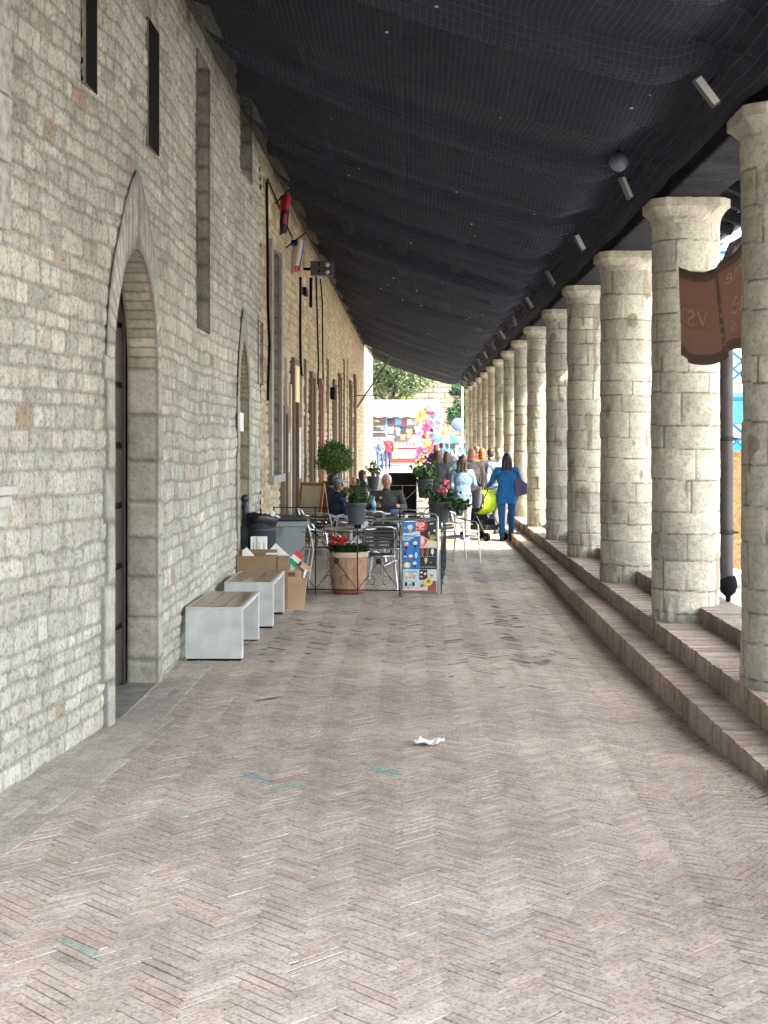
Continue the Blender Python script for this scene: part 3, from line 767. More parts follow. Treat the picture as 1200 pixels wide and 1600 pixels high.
b2 = copy_tree(b1); b2['label'] = 'farther bench in front of the big cardboard box, concrete ends with brown planks'; b2.location = (-1.68, 14.56, GZ(-1.7, 14.6)); b2.rotation_euler = (0, 0, 0)
# ---- cardboard boxes
e = empty('cardboard_box', (-1.73, 16.3, GZ(-1.7, 16.3)), 0, 'large flat brown cardboard box standing upright behind the far bench', 'box')
m = MB(); m.box((-.06, .10, .305), (.46, .20, .61), bev=.004); m.box((.235, .10, .30), (.125, .22, .60), bev=.004, rot=Matrix.Rotation(R(1.2), 3, 'Y')); m.build('carton', M['card'], e)
m = MB(); m.box((-.06, -.003, .32), (.46, .004, .05)); m.build('tape_strip', C((.24, .155, .09)), e)
m = MB(); m.box((-.06, .19, .64), (.44, .005, .07), rot=Matrix.Rotation(R(20), 3, 'X')); m.build('flap', M['card'], e)
for k, (px, w_, h_, yy, lab) in enumerate(((396, .075, .17, 16.55, 'leftmost of three white cartons standing behind the big cardboard box'), (405, .05, .165, 16.53, 'middle of three white cartons standing behind the big cardboard box'), (412, .055, .165, 16.55, 'rightmost of three white cartons standing behind the big cardboard box'))):
    m = MB(); m.box((0, 0, .36), (w_, .12, .70), bev=.004); m.box((0, -.062, .60), (w_ * .12, .003, .1), mi=1)
    o = m.build('white_carton', [M['white'], C((.35, .35, .35))], None, (wx(px, yy), yy + .08, .10)); tag(o, lab, 'carton', 'white cartons behind the cardboard box')
m = MB(); m.box((0, 0, 0), (.26, .02, .22), rot=Matrix.Rotation(R(42), 3, 'Y')); o = m.build('white_board_sheet', M['white'], None, (wx(433, 16.45), 16.5, wz(872, 16.45))); tag(o, 'tilted white foam sheet poking out of the big cardboard box', 'packaging')
m = MB(); m.add([(0, 0, 0), (.14, 0, .0), (.05, .01, .10), (0, .02, .06)], [(0, 1, 2, 3)]); m.add([(0, .03, 0), (.14, .03, 0), (.05, .03, .10), (0, .03, .06)], [(3, 2, 1, 0)])
o = m.build('crumpled_paper', M['white'], None, (wx(378, 16.3), 16.32, wz(869, 16.3))); tag(o, 'white paper corner sticking up at the left end of the big cardboard box', 'paper')
e = empty('cardboard_box', (-1.355, 16.4, GZ(-1.3, 16.4)), R(2), 'small open orange-brown cardboard box stuffed with rubbish', 'box')
m = MB(); m.box((-.01, -.10, .225), (.17, .006, .45)); m.box((.115, .03, .19), (.006, .24, .38), rot=Matrix.Rotation(R(6), 3, 'Y')); m.box((-.095, .03, .225), (.006, .26, .45)); m.box((0, .16, .2), (.2, .006, .4)); m.box((.0, .03, .01), (.2, .26, .01)); m.box((.085, -.095, .18), (.05, .006, .36), rot=Matrix.Rotation(R(5), 3, 'Y')); m.build('carton', M['card2'], e)
m = MB(); m.box((-.045, -.104, .40), (.10, .003, .05)); m.build('label_print', C((.16, .06, .03)), e)
def junk(name, mt, px, py, d, rot, lab, cat, Y=16.45):
    m = MB(); m.box((0, 0, 0), d, bev=.003); o = m.build(name, mt, None, (wx(px, Y), Y, wz(py, Y)), rot); return tag(o, lab, cat)
junk('carton', M['card2'], 476, 886, (.13, .09, .07), (0, R(35), R(20)), 'small tan carton lying tilted on the open box of rubbish', 'carton', 16.42)
junk('paper_sheet', M['white'], 474, 906, (.02, .10, .24), (0, R(14), 0), 'white paper sheet folded over the edge of the rubbish box', 'paper', 16.36)
junk('paper_cup', M['white'], 457, 886, (.05, .05, .08), (0, R(8), 0), 'white paper scrap upright in the rubbish box', 'paper')
m = MB()   # pizza-box flag corner: green, white, red stripes
q = Matrix.Rotation(R(40), 3, 'Y')
for k in range(3): m.box(q @ Vector((0, 0, (k - 1) * .055)), (.11, .02, .055), rot=q, mi=k)
o = m.build('striped_packet', [C((.02, .32, .10)), M['white'], C((.70, .04, .04))], None, (wx(462, 16.4), 16.42, wz(873, 16.4)), (0, 0, 0)); tag(o, 'green, white and red striped packet poking out of the rubbish', 'packet')
# ---- street litter basket on its post
e = empty('litter_basket', (-1.86, 17.0, GZ(-1.9, 17)), 0, 'black perforated litter basket with a bin bag hung on a ball-topped post', 'litter bin')
m = MB(); m.tube([(-.15, .05, 0), (-.15, .05, 1.19)], .035, 12); m.lathe([(.045, 1.1), (.045, 1.15), (.03, 1.17)], (-.15, .05, 0), 12); m.sphere((-.15, .05, 1.235), .05, 16, 10); m.build('post', M['slate'], e)
m = MB(); m.box((-.135, .02, .45), (.13, .03, .9), bev=.01); m.build('back_plate', M['slate'], e)
m = MB(); m.lathe([(.15, .42), (.165, .45), (.17, .98), (.178, .99), (.178, 1.02), (.168, 1.02)], (.06, -.02, 0), 28)
for zz in (.5, .62, .86): m.lathe([(.172, zz), (.176, zz + .01), (.172, zz + .02)], (.06, -.02, 0), 28)
m.build('basket', M['slate'], e)
m = MB()
for a in range(28):
    for r_ in range(4):
        aa = 2 * math.pi * (a + .5 * (r_ % 2)) / 28; m.box((.06 + .1715 * math.cos(aa), -.02 + .1715 * math.sin(aa), .50 + r_ * .03), (.012, .012, .012), rot=Matrix.Rotation(aa + R(45), 3, 'Z'))
m.build('perforations', M['black'], e)
m = MB(); vs = []; fs = []; N = 36; random.seed(3)
prof = [(.168, .93), (.182, .95), (.186, .99), (.184, 1.03), (.17, 1.055), (.13, 1.035), (.09, .98)]
for r_, z in prof:
    for k in range(N): a = 2 * math.pi * k / N; rr = r_ + random.uniform(-.008, .008); vs.append((.06 + rr * math.cos(a), -.02 + rr * math.sin(a), z + random.uniform(-.014, .014) + .02 * math.sin(a * 3)))
for i in range(len(prof) - 1):
    for k in range(N): l = (k + 1) % N; fs.append((i * N + k, i * N + l, (i + 1) * N + l, (i + 1) * N + k))
m.add(vs, fs, 0, True); m.build('bin_bag', M['bag'], e)
m = MB(); m.box((.20, -.10, 1.06), (.05, .03, .06), rot=Matrix.Rotation(R(30), 3, 'Y')); m.box((.24, -.06, 1.03), (.08, .03, .02), rot=Matrix.Rotation(R(20), 3, 'Y'))
o = m.build('crisp_packet', M['white'], None, e.location); tag(o, 'white wrapper stuffed in the top of the black litter basket', 'wrapper')
# ---- wheeled bin
e = empty('wheeled_bin', (wx(452, 18), 18.0, GZ(-1.5, 18)), R(4), 'pale grey wheeled rubbish bin with a black lid beside the litter basket', 'rubbish bin')
m = MB(); m.box((0, .02, .46), (.42, .48, .84), taper=.2, bev=0); m.box((0, .02, .885), (.48, .54, .07), bev=.015); m.box((-.06, -.262, .80), (.012, .03, .12)); m.build('body', M['bin'], e)
m = MB(); m.box((0, .03, .945), (.46, .52, .03), bev=.012); m.box((0, .03, .965), (.36, .40, .03), bev=.012); m.tube([(-.2, .30, .96), (.2, .30, .96)], .015); m.build('lid', M['bindark'], e)
for s_ in (-1, 1):
    m = MB(); m.lathe([(.001, -.03), (.09, -.03), (.10, -.015), (.10, .015), (.09, .03), (.001, .03)], (s_ * .2, .26, .10), 16, rot=Matrix.Rotation(R(90), 3, 'Y')); m.build('wheel', M['black'], e)
# ---- foliage helpers
def leaf(m, p, d, n_, L, W, mi=0):
    """a folded leaf from p along d"""
    d = d.normalized(); w = d.cross(n_)
    if w.length < 1e-3: w = d.orthogonal()
    w.normalize(); u = w.cross(d)
    a = p; t = p + d * L - u * L * .15; b1_ = p + d * L * .45 + w * W / 2 + u * L * .08; b2_ = p + d * L * .45 - w * W / 2 + u * L * .08; c = p + d * L * .5
    m.add([a, b1_, t, b2_, c], [(0, 4, 1), (1, 4, 2), (0, 3, 4), (3, 2, 4)], mi)
def rdir(): 
    z = random.uniform(-1, 1); a = random.uniform(0, 2 * math.pi); r_ = math.sqrt(1 - z * z); return Vector((r_ * math.cos(a), r_ * math.sin(a), z))
def crown(m, c, rad, nleaf, L, W, clumps=30, hollow=.35, mi=(0, 0, 1), squash=1.0):
    c = Vector(c); cl = []
    for k in range(clumps):
        d = rdir(); rr = (hollow + (1 - hollow) * random.random() ** .5) * .82
        cl.append((c + Vector((d.x * rad[0] * rr, d.y * rad[1] * rr, d.z * rad[2] * rr * squash)), random.uniform(.16, .34)))
    for k in range(nleaf):
        cc, s_ = random.choice(cl); d = rdir(); r_ = random.random() ** .4 * s_
        p = cc + Vector((d.x * rad[0], d.y * rad[1], d.z * rad[2])) * r_
        leaf(m, p, (d + rdir() * .8 + Vector((0, 0, -.1))), rdir(), L * random.uniform(.6, 1.3), W * random.uniform(.7, 1.2), random.choice(mi))
def pot(name, e, r_top, h, mt, r_bot=None):
    rb = r_bot or r_top * .72
    m = MB(); m.lathe([(rb, 0), (rb + (r_top - rb) * .86, h * .84), (r_top * .97, h * .85), (r_top * 1.03, h * .86), (r_top * 1.03, h), (r_top * .93, h), (r_top * .9, h * .9), (.001, h * .9)], (0, 0, 0), 32)
    return m.build(name, mt, e)
# ---- terracotta planter, cyclamens
random.seed(21)
e = empty('flower_planter', (-.815, 17.95, GZ(-.8, 18)), 0, 'big ribbed terracotta planter with red and white cyclamens at the corner of the cafe', 'planter')
m = MB(); vs = []; N = 48; prof = [(.195, .035), (.205, .06), (.232, .36), (.243, .455), (.25, .46), (.258, .47), (.258, .525), (.245, .53), (.235, .49), (.001, .48)]
for i, (r_, z) in enumerate(prof):
    for k in range(N):
        a = 2 * math.pi * k / N; rib = .006 * (1 if k % 6 == 0 else 0) if i < 4 else 0; vs.append(((r_ + rib) * math.cos(a), (r_ + rib) * math.sin(a), z))
fs = [(i * N + k, i * N + (k + 1) % N, (i + 1) * N + (k + 1) % N, (i + 1) * N + k) for i in range(len(prof) - 1) for k in range(N)]
m.add(vs, fs, 0); m.m = [1 if 4 <= (i // N) <= 7 else 0 for i in range(len(fs))]; m.build('pot', [M['terra'], M['terrarim']], e)
m = MB(); m.lathe([(.001, 0), (.19, 0), (.215, .05), (.205, .055), (.19, .02), (.001, .02)], (0, 0, 0), 36); m.build('saucer', M['saucer'], e)
m = MB()
for k in range(420):
    a = random.uniform(0, 6.28); r_ = random.random() ** .5 * .22; d = Vector((math.cos(a) * .8, math.sin(a) * .8, random.uniform(.0, .8)))
    leaf(m, Vector((r_ * math.cos(a), r_ * math.sin(a), .52 + random.uniform(0, .07))), d, Vector((0, 0, 1)) + rdir() * .5, .07, .06, random.choice((0, 1)))
m.build('leaves', [M['leafdark'], M['leaf']], e)
def bloom(e, cs, mt, nm='flowers'):
    m = MB()
    for c in cs:
        c = Vector(c)
        for k in range(9): d = rdir(); d.z = abs(d.z) + .2; leaf(m, c, d, rdir(), .055, .045)
    return m.build(nm, mt, e)
bloom(e, [(-.12 + random.uniform(-.09, .10), -.08 + random.uniform(-.08, .08), .62 + random.uniform(-.03, .09)) for k in range(17)], M['red'])
bloom(e, [(.10 + random.uniform(-.03, .03), -.06, .64 + random.uniform(-.02, .04)) for k in range(4)], M['white'])
# ---- potted plants held on the fence
def potplant(px, Y, pybot, pytop, wpx, lab, seed, nleaf=260, spread=(.2, .2, .18), up=.15, blooms=None, L=.06, dx=0.0, mats=None):
    random.seed(seed)
    e = empty('potted_plant', (wx(px, Y), Y, wz(pybot, Y)), 0, lab, 'potted plant', 'anthracite plant pots round the cafe')
    h = (pybot - pytop) * Y / F; r_ = wpx * Y / F / 2
    pot('pot', e, r_, h, M['potgrey'])
    m = MB(); m.lathe([(.001, h * .91), (r_ * .9, h * .91)], (0, 0, 0), 16); m.build('soil', M['soil'], e)
    m = MB()
    stems = []
    for k in range(26):
        d = rdir(); tip = Vector((dx + d.x * spread[0], d.y * spread[1], h + up + d.z * spread[2])); stems.append(tip)
        m.tube([(random.uniform(-.03, .03), random.uniform(-.03, .03), h * .9), tip * .5 + Vector((0, 0, h * .6)), tip], [.004, .003, .002], 4, mi=1)
    for k in range(nleaf):
        t = random.choice(stems); f_ = random.uniform(.35, 1.05); p = Vector((0, 0, h)) * (1 - f_) + t * f_ + rdir() * .035
        leaf(m, p, rdir() + Vector((0, 0, -.2)), rdir(), L * random.uniform(.7, 1.3), L * .75, random.choice((0, 0, 2)))
    m.build('foliage', mats or [M['leafdark'], M['leaf'], M['leaf']], e)
    if blooms: bloom(e, blooms[0], blooms[1])
    return e
potplant(556.5, 17.75, 819, 785, 33, 'anthracite pot with a bushy dark green plant on the fence above the terracotta planter', 31, 360, (.17, .15, .15), .12, L=.062)
potplant(687, 18.6, 816, 784, 36, 'anthracite pot with glossy leaves and a pink flower at the right corner of the fence', 32, 330, (.21, .16, .12), .10, ([(0.04, -.12, .42), (.02, -.13, .40), (.06, -.12, .39)], M['pink']), dx=.02)
potplant(664, 21.8, 778, 748, 26, 'small anthracite pot with variegated trailing leaves behind the right corner pot', 33, 330, (.17, .13, .22), .10, L=.07, mats=[M['leaf'], M['leaf'], C((.20, .30, .10))])
potplant(718, 18.4, 806, 796, 14, 'low sprig of dark leaves spilling to the right of the corner pot', 34, 130, (.15, .1, .08), .10, L=.065)
potplant(583, 25.5, 765, 744, 20, 'anthracite pot with a sparse plant just left of the man in the grey polo shirt', 35, 130, (.13, .12, .14), .12, L=.06)
# ---- topiary on a stand
random.seed(5)
e = empty('topiary_tree', (wx(522, 27), 27, GZ(-1.4, 27)), 0, 'clipped ball-shaped topiary tree in a tall grey pot by the wall', 'topiary')
m = MB(); m.lathe([(.13, .0), (.14, .75), (.12, .78)], (0, 0, 0), 20); m.lathe([(.17, .82), (.215, 1.14), (.225, 1.16), (.21, 1.17), (.001, 1.14)], (0, 0, 0), 24); m.build('pot', M['potgrey'], e)
m = MB(); m.tube([(0, 0, 1.1), (.01, 0, 1.4), (0, .01, 1.6)], .022, 8); m.build('trunk', M['bark'], e)
m = MB(); crown(m, (0, 0, 1.60), (.385, .37, .33), 9000, .045, .026, 80, .5, (0, 0, 1)); m.build('crown', [M['leaf'], C((.13, .22, .05))], e)
# ---- wrought iron fence
def fence(name, p0, p1, lab, zb=.07, zt_=1.09, posts=4):
    e = empty(name, (p0[0], p0[1], GZ(*p0)), math.atan2(p1[1] - p0[1], p1[0] - p0[0]), lab, 'fence'); L = math.hypot(p1[0] - p0[0], p1[1] - p0[1])
    m = MB(); 
    for z in (zb, .9 * zt_ * 0 + zt_): m.tube([(0, 0, z), (L, 0, z)], .007, 6)
    m.tube([(0, 0, zt_ * .72), (L, 0, zt_ * .72)], .004, 6); m.build('rails', M['iron'], e)
    n = posts
    for k in range(n + 1):
        x = L * k / n; q = MB(); q.tube([(x, 0, 0), (x, 0, zt_ + .0)], .008, 6); q.sphere((x, 0, zt_), .014, 8, 6); q.build('post', M['iron'], e)
    for k in range(n):
        xa, xb = L * k / n, L * (k + 1) / n; cx_ = (xa + xb) / 2; cz = (zb + zt_ * .72) / 2; q = MB()
        q.tube([(xa, 0, zt_ * .72), (cx_, 0, cz), (xb, 0, zb)], .0045, 5); q.tube([(xb, 0, zt_ * .72), (cx_, 0, cz), (xa, 0, zb)], .0045, 5)
        q.sphere((cx_, 0, cz), (.035, .012, .035), 10, 6)
        for s_ in (-1, 1):
            pts = [(cx_ + s_ * (.10 + .05 * math.cos(t)), 0, zb + .12 + .06 * math.sin(t)) for t in [i * .5 for i in range(10)]]; q.tube(pts, .004, 5)
        q.build('scrollwork', M['iron'], e)
fence('iron_fence', (wx(428, 17.85), 17.85), (-.16, 17.62), 'thin black wrought iron fence across the front of the cafe tables', posts=3)
fence('iron_fence', (.36, 18.0), (.50, 21.6), 'thin black wrought iron fence running back along the right side of the cafe', posts=3)
# ---- ice-cream board
random.seed(8)
e = empty('ice_cream_board', (.087, 17.55, GZ(.1, 17.55)), R(-1.5), 'free-standing ice cream price board with blue and black panels in a steel frame', 'sign board')
def frame_tube(y, w_, h, nm):
    m = MB(); m.tube([(-w_ / 2, y, 0), (-w_ / 2, y, h - .04), (-w_ / 2 + .04, y, h), (w_ / 2 - .04, y, h), (w_ / 2, y, h - .04), (w_ / 2, y, 0)], .011, 8); m.tube([(-w_ / 2, y, h - .075), (w_ / 2, y, h - .075)], .006, 6); m.tube([(-w_ / 2, y, .06), (w_ / 2, y, .06)], .008, 6)
    return m.build(nm, C((.30, .32, .32), .35, .9), e)
frame_tube(0, .44, 1.03, 'front_frame'); frame_tube(.42, .44, .95, 'rear_frame')
m = MB(); m.tube([(.22, 0, .55), (.22, .42, .5)], .005, 5); m.tube([(-.22, 0, .55), (-.22, .42, .5)], .005, 5); m.tube([(.22, 0, .08), (.22, .42, .08)], .006, 5); m.build('side_stays', C((.30, .32, .32), .35, .9), e)
PC = [C((.01, .20, .62), .4), C((.65, .02, .04), .4), C((.012, .012, .02), .4), C((.62, .74, .78), .4), C((.80, .80, .80), .4), C((.70, .38, .12), .4), C((.80, .62, .10), .4), C((.85, .30, .42), .4), C((.20, .09, .05), .4), C((.78, .72, .52), .4), C((.05, .35, .75), .4)]
pm = MB(); BW, BH = .415, .86; bx0, bz0 = -.2075, .075; lay = [0]
def B(u, v): return ((u - 210) / 508 * BW + bx0, bz0 + BH - (v - 255) / 1205 * BH)
def poly(pts, c):
    lay[0] += 1; y0 = -.014 - .00035 * lay[0]; Q = [B(*p) for p in pts]
    pm.prism([(a, b) for a, b in Q], 0, .0003, lambda v: Vector((v.x, y0 + v.z, v.y)), c)
def ell(cu, cv, ru, rv, c, n=16, rot=0): poly([(cu + ru * math.cos(t) * math.cos(rot) - rv * math.sin(t) * math.sin(rot), cv + ru * math.cos(t) * math.sin(rot) + rv * math.sin(t) * math.cos(rot)) for t in [2 * math.pi * k / n for k in range(n)]], c)
def rc(a, b, c_, d, c): poly([(a, b), (c_, b), (c_, d), (a, d)], c)
def lolly(u, v, c, s_=1.0): rc(u - 5 * s_, v + 30 * s_, u + 5 * s_, v + 75 * s_, 9); ell(u, v, 24 * s_, 52 * s_, c)
def cone(u, v, top, s_=1.0, cc=5): poly([(u - 32 * s_, v), (u + 32 * s_, v), (u + 4 * s_, v + 100 * s_)], cc); ell(u, v - 15 * s_, 38 * s_, 34 * s_, top); ell(u + 8 * s_, v - 35 * s_, 22 * s_, 20 * s_, 4)
pm.box((0, -.006, bz0 + BH / 2), (BW, .012, BH), mi=4)
rc(210, 255, 468, 1080, 0); rc(468, 255, 718, 700, 2); rc(468, 712, 718, 1080, 2); rc(210, 1086, 456, 1440, 3); rc(456, 1086, 578, 1260, 2); rc(584, 1086, 712, 1270, 3); rc(456, 1264, 578, 1440, 3); rc(584, 1276, 712, 1440, 8)
poly([(210, 455), (330, 450), (400, 420), (468, 415), (468, 500), (380, 510), (300, 580), (210, 575)], 3)
poly([(215, 480), (350, 492), (440, 470), (380, 510), (290, 560), (215, 555)], 10)
cone(318, 365, 4, 1.1); ell(245, 365, 14, 14, 6)
ell(482, 330, 98, 98, 1)
def heart(cu, cv, s_, c):
    for sg in (-1, 1): ell(cu + sg * 26 * s_, cv, 32 * s_, 30 * s_, c)
    poly([(cu - 54 * s_, cv + 10 * s_), (cu + 54 * s_, cv + 10 * s_), (cu, cv + 50 * s_)], c)
heart(470, 302, 1.15, 4); heart(470, 302, .75, 1); heart(470, 304, .42, 4); heart(470, 304, .2, 1)
poly([(468, 490), (520, 505), (600, 565), (700, 590), (718, 600), (718, 690), (468, 700)], 9)
poly([(468, 500), (540, 520), (590, 560), (520, 700), (468, 700)], 7); ell(505, 575, 22, 62, 4); poly([(545, 560), (585, 565), (535, 680)], 1)
ell(655, 527, 46, 46, 6); ell(655, 527, 36, 36, 2); lolly(605, 455, 5, .6); ell(640, 290, 30, 10, 4, rot=-.3); ell(685, 410, 18, 22, 4)
cone(262, 660, 7, 1.0, 2); cone(395, 640, 4, .9, 2); lolly(245, 800, 2, .7); rc(220, 850, 272, 862, 4); cone(325, 860, 4, .8, 1); ell(408, 835, 26, 60, 10); ell(408, 830, 20, 48, 3)
ell(273, 1005, 54, 54, 6); ell(273, 1000, 30, 34, 4); cone(388, 985, 4, .8, 2)
lolly(505, 768, 1); lolly(580, 768, 8); lolly(655, 768, 4); lolly(557, 915, 6, .9); lolly(632, 900, 2, .9)
for k in range(7): rc(475 + k * 33, 1032, 475 + k * 33 + 22, 1040, 4); rc(478 + k * 33, 850, 478 + k * 33 + 16, 856, 4)
cone(265, 1180, 9, .95); cone(378, 1180, 7, .8); rc(225, 1112, 430, 1124, 10); lolly(258, 1330, 2, .8); lolly(370, 1330, 2, .8); ell(318, 1218, 14, 8, 2); ell(318, 1345, 12, 14, 8); ell(225, 1245, 12, 9, 3)
for k in range(8): rc(222 + (k % 4) * 56, 1275 + (k // 4) * 118, 250 + (k % 4) * 56, 1283 + (k // 4) * 118, 2)
ell(490, 1130, 20, 18, 4); ell(545, 1150, 20, 24, 9, rot=.4); ell(490, 1200, 24, 16, 7, rot=.5); cone(645, 1180, 1, .6); ell(500, 1355, 22, 30, 1, rot=.3)
ell(592, 1290, 66, 68, 6); ell(592, 1285, 42, 42, 5); ell(600, 1280, 24, 18, 8); rc(600, 1378, 700, 1392, 1); rc(210, 1436, 712, 1458, 1)
pm.build('poster', PC, e)
def text(body, size, mt, name, parent, loc, rot, mirror=False, extr=.0006, bold=False, sx=1.0):
    cu = bpy.data.curves.new('lettering', 'FONT'); cu.body = body; cu.size = size; cu.extrude = extr; cu.align_x = 'CENTER'; cu.align_y = 'CENTER'; cu.resolution_u = 3
    if bold: cu.offset = size * .012
    t = bpy.data.objects.new('tmp', cu); COL.objects.link(t); dg = bpy.context.evaluated_depsgraph_get(); me = bpy.data.meshes.new_from_object(t.evaluated_get(dg)); bpy.data.objects.remove(t)
    for v in me.vertices: v.co.x *= (-1 if mirror else 1) * sx
    o = link_mesh(name, me, mt, parent, loc, rot); return o
x_, z_ = B(470, 375); text('ALGIDA', .030, M['white'], 'brand_lettering', e, (x_, -.047, z_), (R(90), 0, 0), bold=True)
x_, z_ = B(655, 530); text('M', .05, C((.8, .62, .1)), 'emblem_lettering', e, (x_, -.047, z_), (R(90), 0, 0), bold=True)
x_, z_ = B(330, 525); text('Cornetto', .038, M['white'], 'cone_lettering', e, (x_ - .04, -.047, z_), (R(90), 0, 0), bold=True)
x_, z_ = B(335, 1118); text('I CLASSICI', .022, C((.02, .2, .6)), 'range_lettering', e, (x_, -.047, z_), (R(90), 0, 0), bold=True)
# ---- cafe chairs
def chair(label):
    e = empty('cafe_chair', (0, 0, 0), 0, label, 'chair', 'aluminium cafe chairs')
    for s_ in (-1, 1):
        m = MB(); m.tube([(s_ * .235, -.24, 0), (s_ * .24, -.20, .36), (s_ * .255, -.18, .60), (s_ * .262, -.13, .655), (s_ * .26, .0, .67), (s_ * .235, .17, .70), (s_ * .215, .215, .78)], .0125, 8); m.build('front_leg', M['alu'], e)
        m = MB(); m.tube([(s_ * .235, .27, 0), (s_ * .20, .19, .42), (s_ * .195, .235, .66), (s_ * .18, .27, .80)], .0125, 8); m.build('rear_leg', M['alu'], e)
    m = MB(); m.tube([(-.215, .215, .78), (-.16, .268, .81), (0, .285, .82), (.16, .268, .81), (.215, .215, .78)], .0125, 8); m.build('top_rail', M['alu'], e)
    m = MB()
    for k in range(5):
        z = .55 + k * .052; m.box((0, .232 + k * .010, z), (.36, .008, .036), mi=0, bev=.003)
    m.build('back_slats', M['darkslat'], e)
    m = MB(); m.tube([(-.19, -.2, .43), (.19, -.2, .43), (.2, .2, .43), (-.2, .2, .43)], .012, 8, close=True); m.build('seat_frame', M['alu'], e)
    m = MB()
    for k in range(7): m.box((0, -.165 + k * .055, .438), (.37, .042, .012), bev=.003)
    m.build('seat', M['darkslat'], e)
    return e
c0 = chair('aluminium cafe chair on its own at the right, its slatted back towards the walkers')
spots = [(.75, 22.4, R(60), None),
         (wx(590, 18.5), 18.6, R(186), 'dark-slatted aluminium chair seen from behind, between planter and ice cream board'),
         (wx(612, 19.6), 19.9, R(160), 'aluminium chair behind the left edge of the ice cream board'),
         (wx(500, 19.6), 19.8, R(115), 'aluminium chair nearest the wooden blackboard, turned to the wall table'),
         (wx(535, 20.6), 21.2, R(200), 'empty aluminium chair behind the terracotta planter'),
         (wx(516, 24.0), 24.05, R(-65), 'aluminium chair in which the man in the cap sits'),
         (wx(604, 24.9), 24.95, R(0), 'aluminium chair in which the man in the grey polo sits'),
         (wx(640, 20.9), 21.0, R(-100), 'aluminium chair pulled up to the right-hand table'),
         (wx(655, 24.0), 24.2, R(-70), 'aluminium chair beyond the right-hand table near the trailing plant'),
         (wx(566, 33), 33.2, R(-10), 'aluminium chair under the dark-haired woman near the wall'),
         (wx(556, 32), 31.5, R(-30), 'aluminium chair under the child in pink'),
         (wx(512, 21.6), 22.0, R(150), 'empty aluminium chair between the sandwich board and the planter table'),
         (wx(562, 25.6), 25.4, R(20), 'empty aluminium chair beyond the men, below the sparse potted plant'),
         (wx(643, 22.8), 23.2, R(170), 'empty aluminium chair half hidden by the right corner pot'),
         (wx(492, 23.2), 23.2, R(95), 'aluminium chair closest to the wall beside the sandwich board'),
         (wx(575, 22.2), 22.6, R(190), 'aluminium chair with its back to us in front of the seated men')]
for i, (x, y, rz, lab) in enumerate(spots):
    o = c0 if i == 0 else copy_tree(c0); o.location = (x, y, GZ(x, y)); o.rotation_euler = (0, 0, rz)
    if lab: o['label'] = lab
# ---- cafe tables
def table(label):
    e = empty('cafe_table', (0, 0, 0), 0, label, 'table', 'round aluminium cafe tables')
    m = MB(); m.lathe([(.001, .71), (.34, .71), (.35, .715), (.35, .73), (.345, .735), (.001, .735)], (0, 0, 0), 36); m.build('tabletop', M['alu'], e)
    m = MB(); m.tube([(0, 0, .06), (0, 0, .71)], .025, 12); m.build('column', M['alu'], e)
    for k in range(4):
        a = R(45 + 90 * k); m = MB(); m.tube([(0, 0, .09), (.15 * math.cos(a), .15 * math.sin(a), .07), (.30 * math.cos(a), .30 * math.sin(a), .02)], [.02, .018, .014], 8); m.build('foot', M['alu'], e)
    return e
t0 = table('round aluminium cafe table just behind the terracotta planter')
for i, (px, y, lab) in enumerate(((548, 19.4, None), (622, 21.9, 'round aluminium cafe table behind the ice cream board'), (578, 23.6, 'round aluminium table where the two men sit'), (582, 32.4, 'small round table beside the woman and child'))):
    o = t0 if i == 0 else copy_tree(t0); x = wx(px, y); o.location = (x, y, GZ(x, y))
    if lab: o['label'] = lab
def onT(px, Y, dz=.735): x = wx(px, Y); return (x, Y, GZ(x, Y) + dz)
e = empty('water_bottle', onT(584, 23.5), 0, 'clear water bottle with blue label on the men\'s table', 'bottle')
m = MB(); m.lathe([(.001, 0), (.034, .0), (.036, .02), (.036, .17), (.013, .225), (.013, .25)], (0, 0, 0), 16); m.build('bottle_body', mat('bottle_plastic', (.55, .70, .78), .15, trans=.5), e)
m = MB(); m.lathe([(.037, .06), (.037, .13)], (0, 0, 0), 16); m.build('label_band', C((.05, .35, .7)), e)
m = MB(); m.lathe([(.015, .25), (.015, .27), (.001, .27)], (0, 0, 0), 10); m.build('cap', C((.1, .3, .7)), e)
m = MB(); m.lathe([(.001, 0), (.055, 0), (.055, .07), (.05, .075), (.045, .02), (.001, .02)], (0, 0, 0), 18); o = m.build('ashtray', M['black'], None, onT(560, 19.35)); tag(o, 'black ashtray tub on the table behind the terracotta planter', 'ashtray')
e = empty('napkin_holder', onT(570, 19.3), 0, 'white paper napkins in a holder beside the black ashtray', 'napkins'); m = MB(); m.box((0, 0, .045), (.09, .05, .09)); m.build('napkins', M['white'], e); m = MB(); m.box((0, 0, .02), (.1, .07, .04), bev=.005); m.build('holder', M['alu'], e)
m = MB(); m.cap((-.05, 0, .03), (.06, .02, .03), .032, .028, flat=.8); o = m.build('folded_scarf', C((.08, .16, .45)), None, onT(617, 23.55, .74)); tag(o, 'bright blue bundled scarf lying on the table by the grey polo man', 'scarf')
e = empty('coffee_cup', onT(634, 21.8), 0, 'white coffee cup on the table behind the ice cream board', 'cup'); m = MB(); m.lathe([(.02, 0), (.036, .05), (.038, .06), (.034, .06), (.001, .01)], (0, 0, .008), 16); m.build('cup_body', M['white'], e); m = MB(); m.lathe([(.001, 0), (.065, .008), (.066, .012), (.001, .006)], (0, 0, 0), 18); m.build('cup_saucer', M['white'], e)
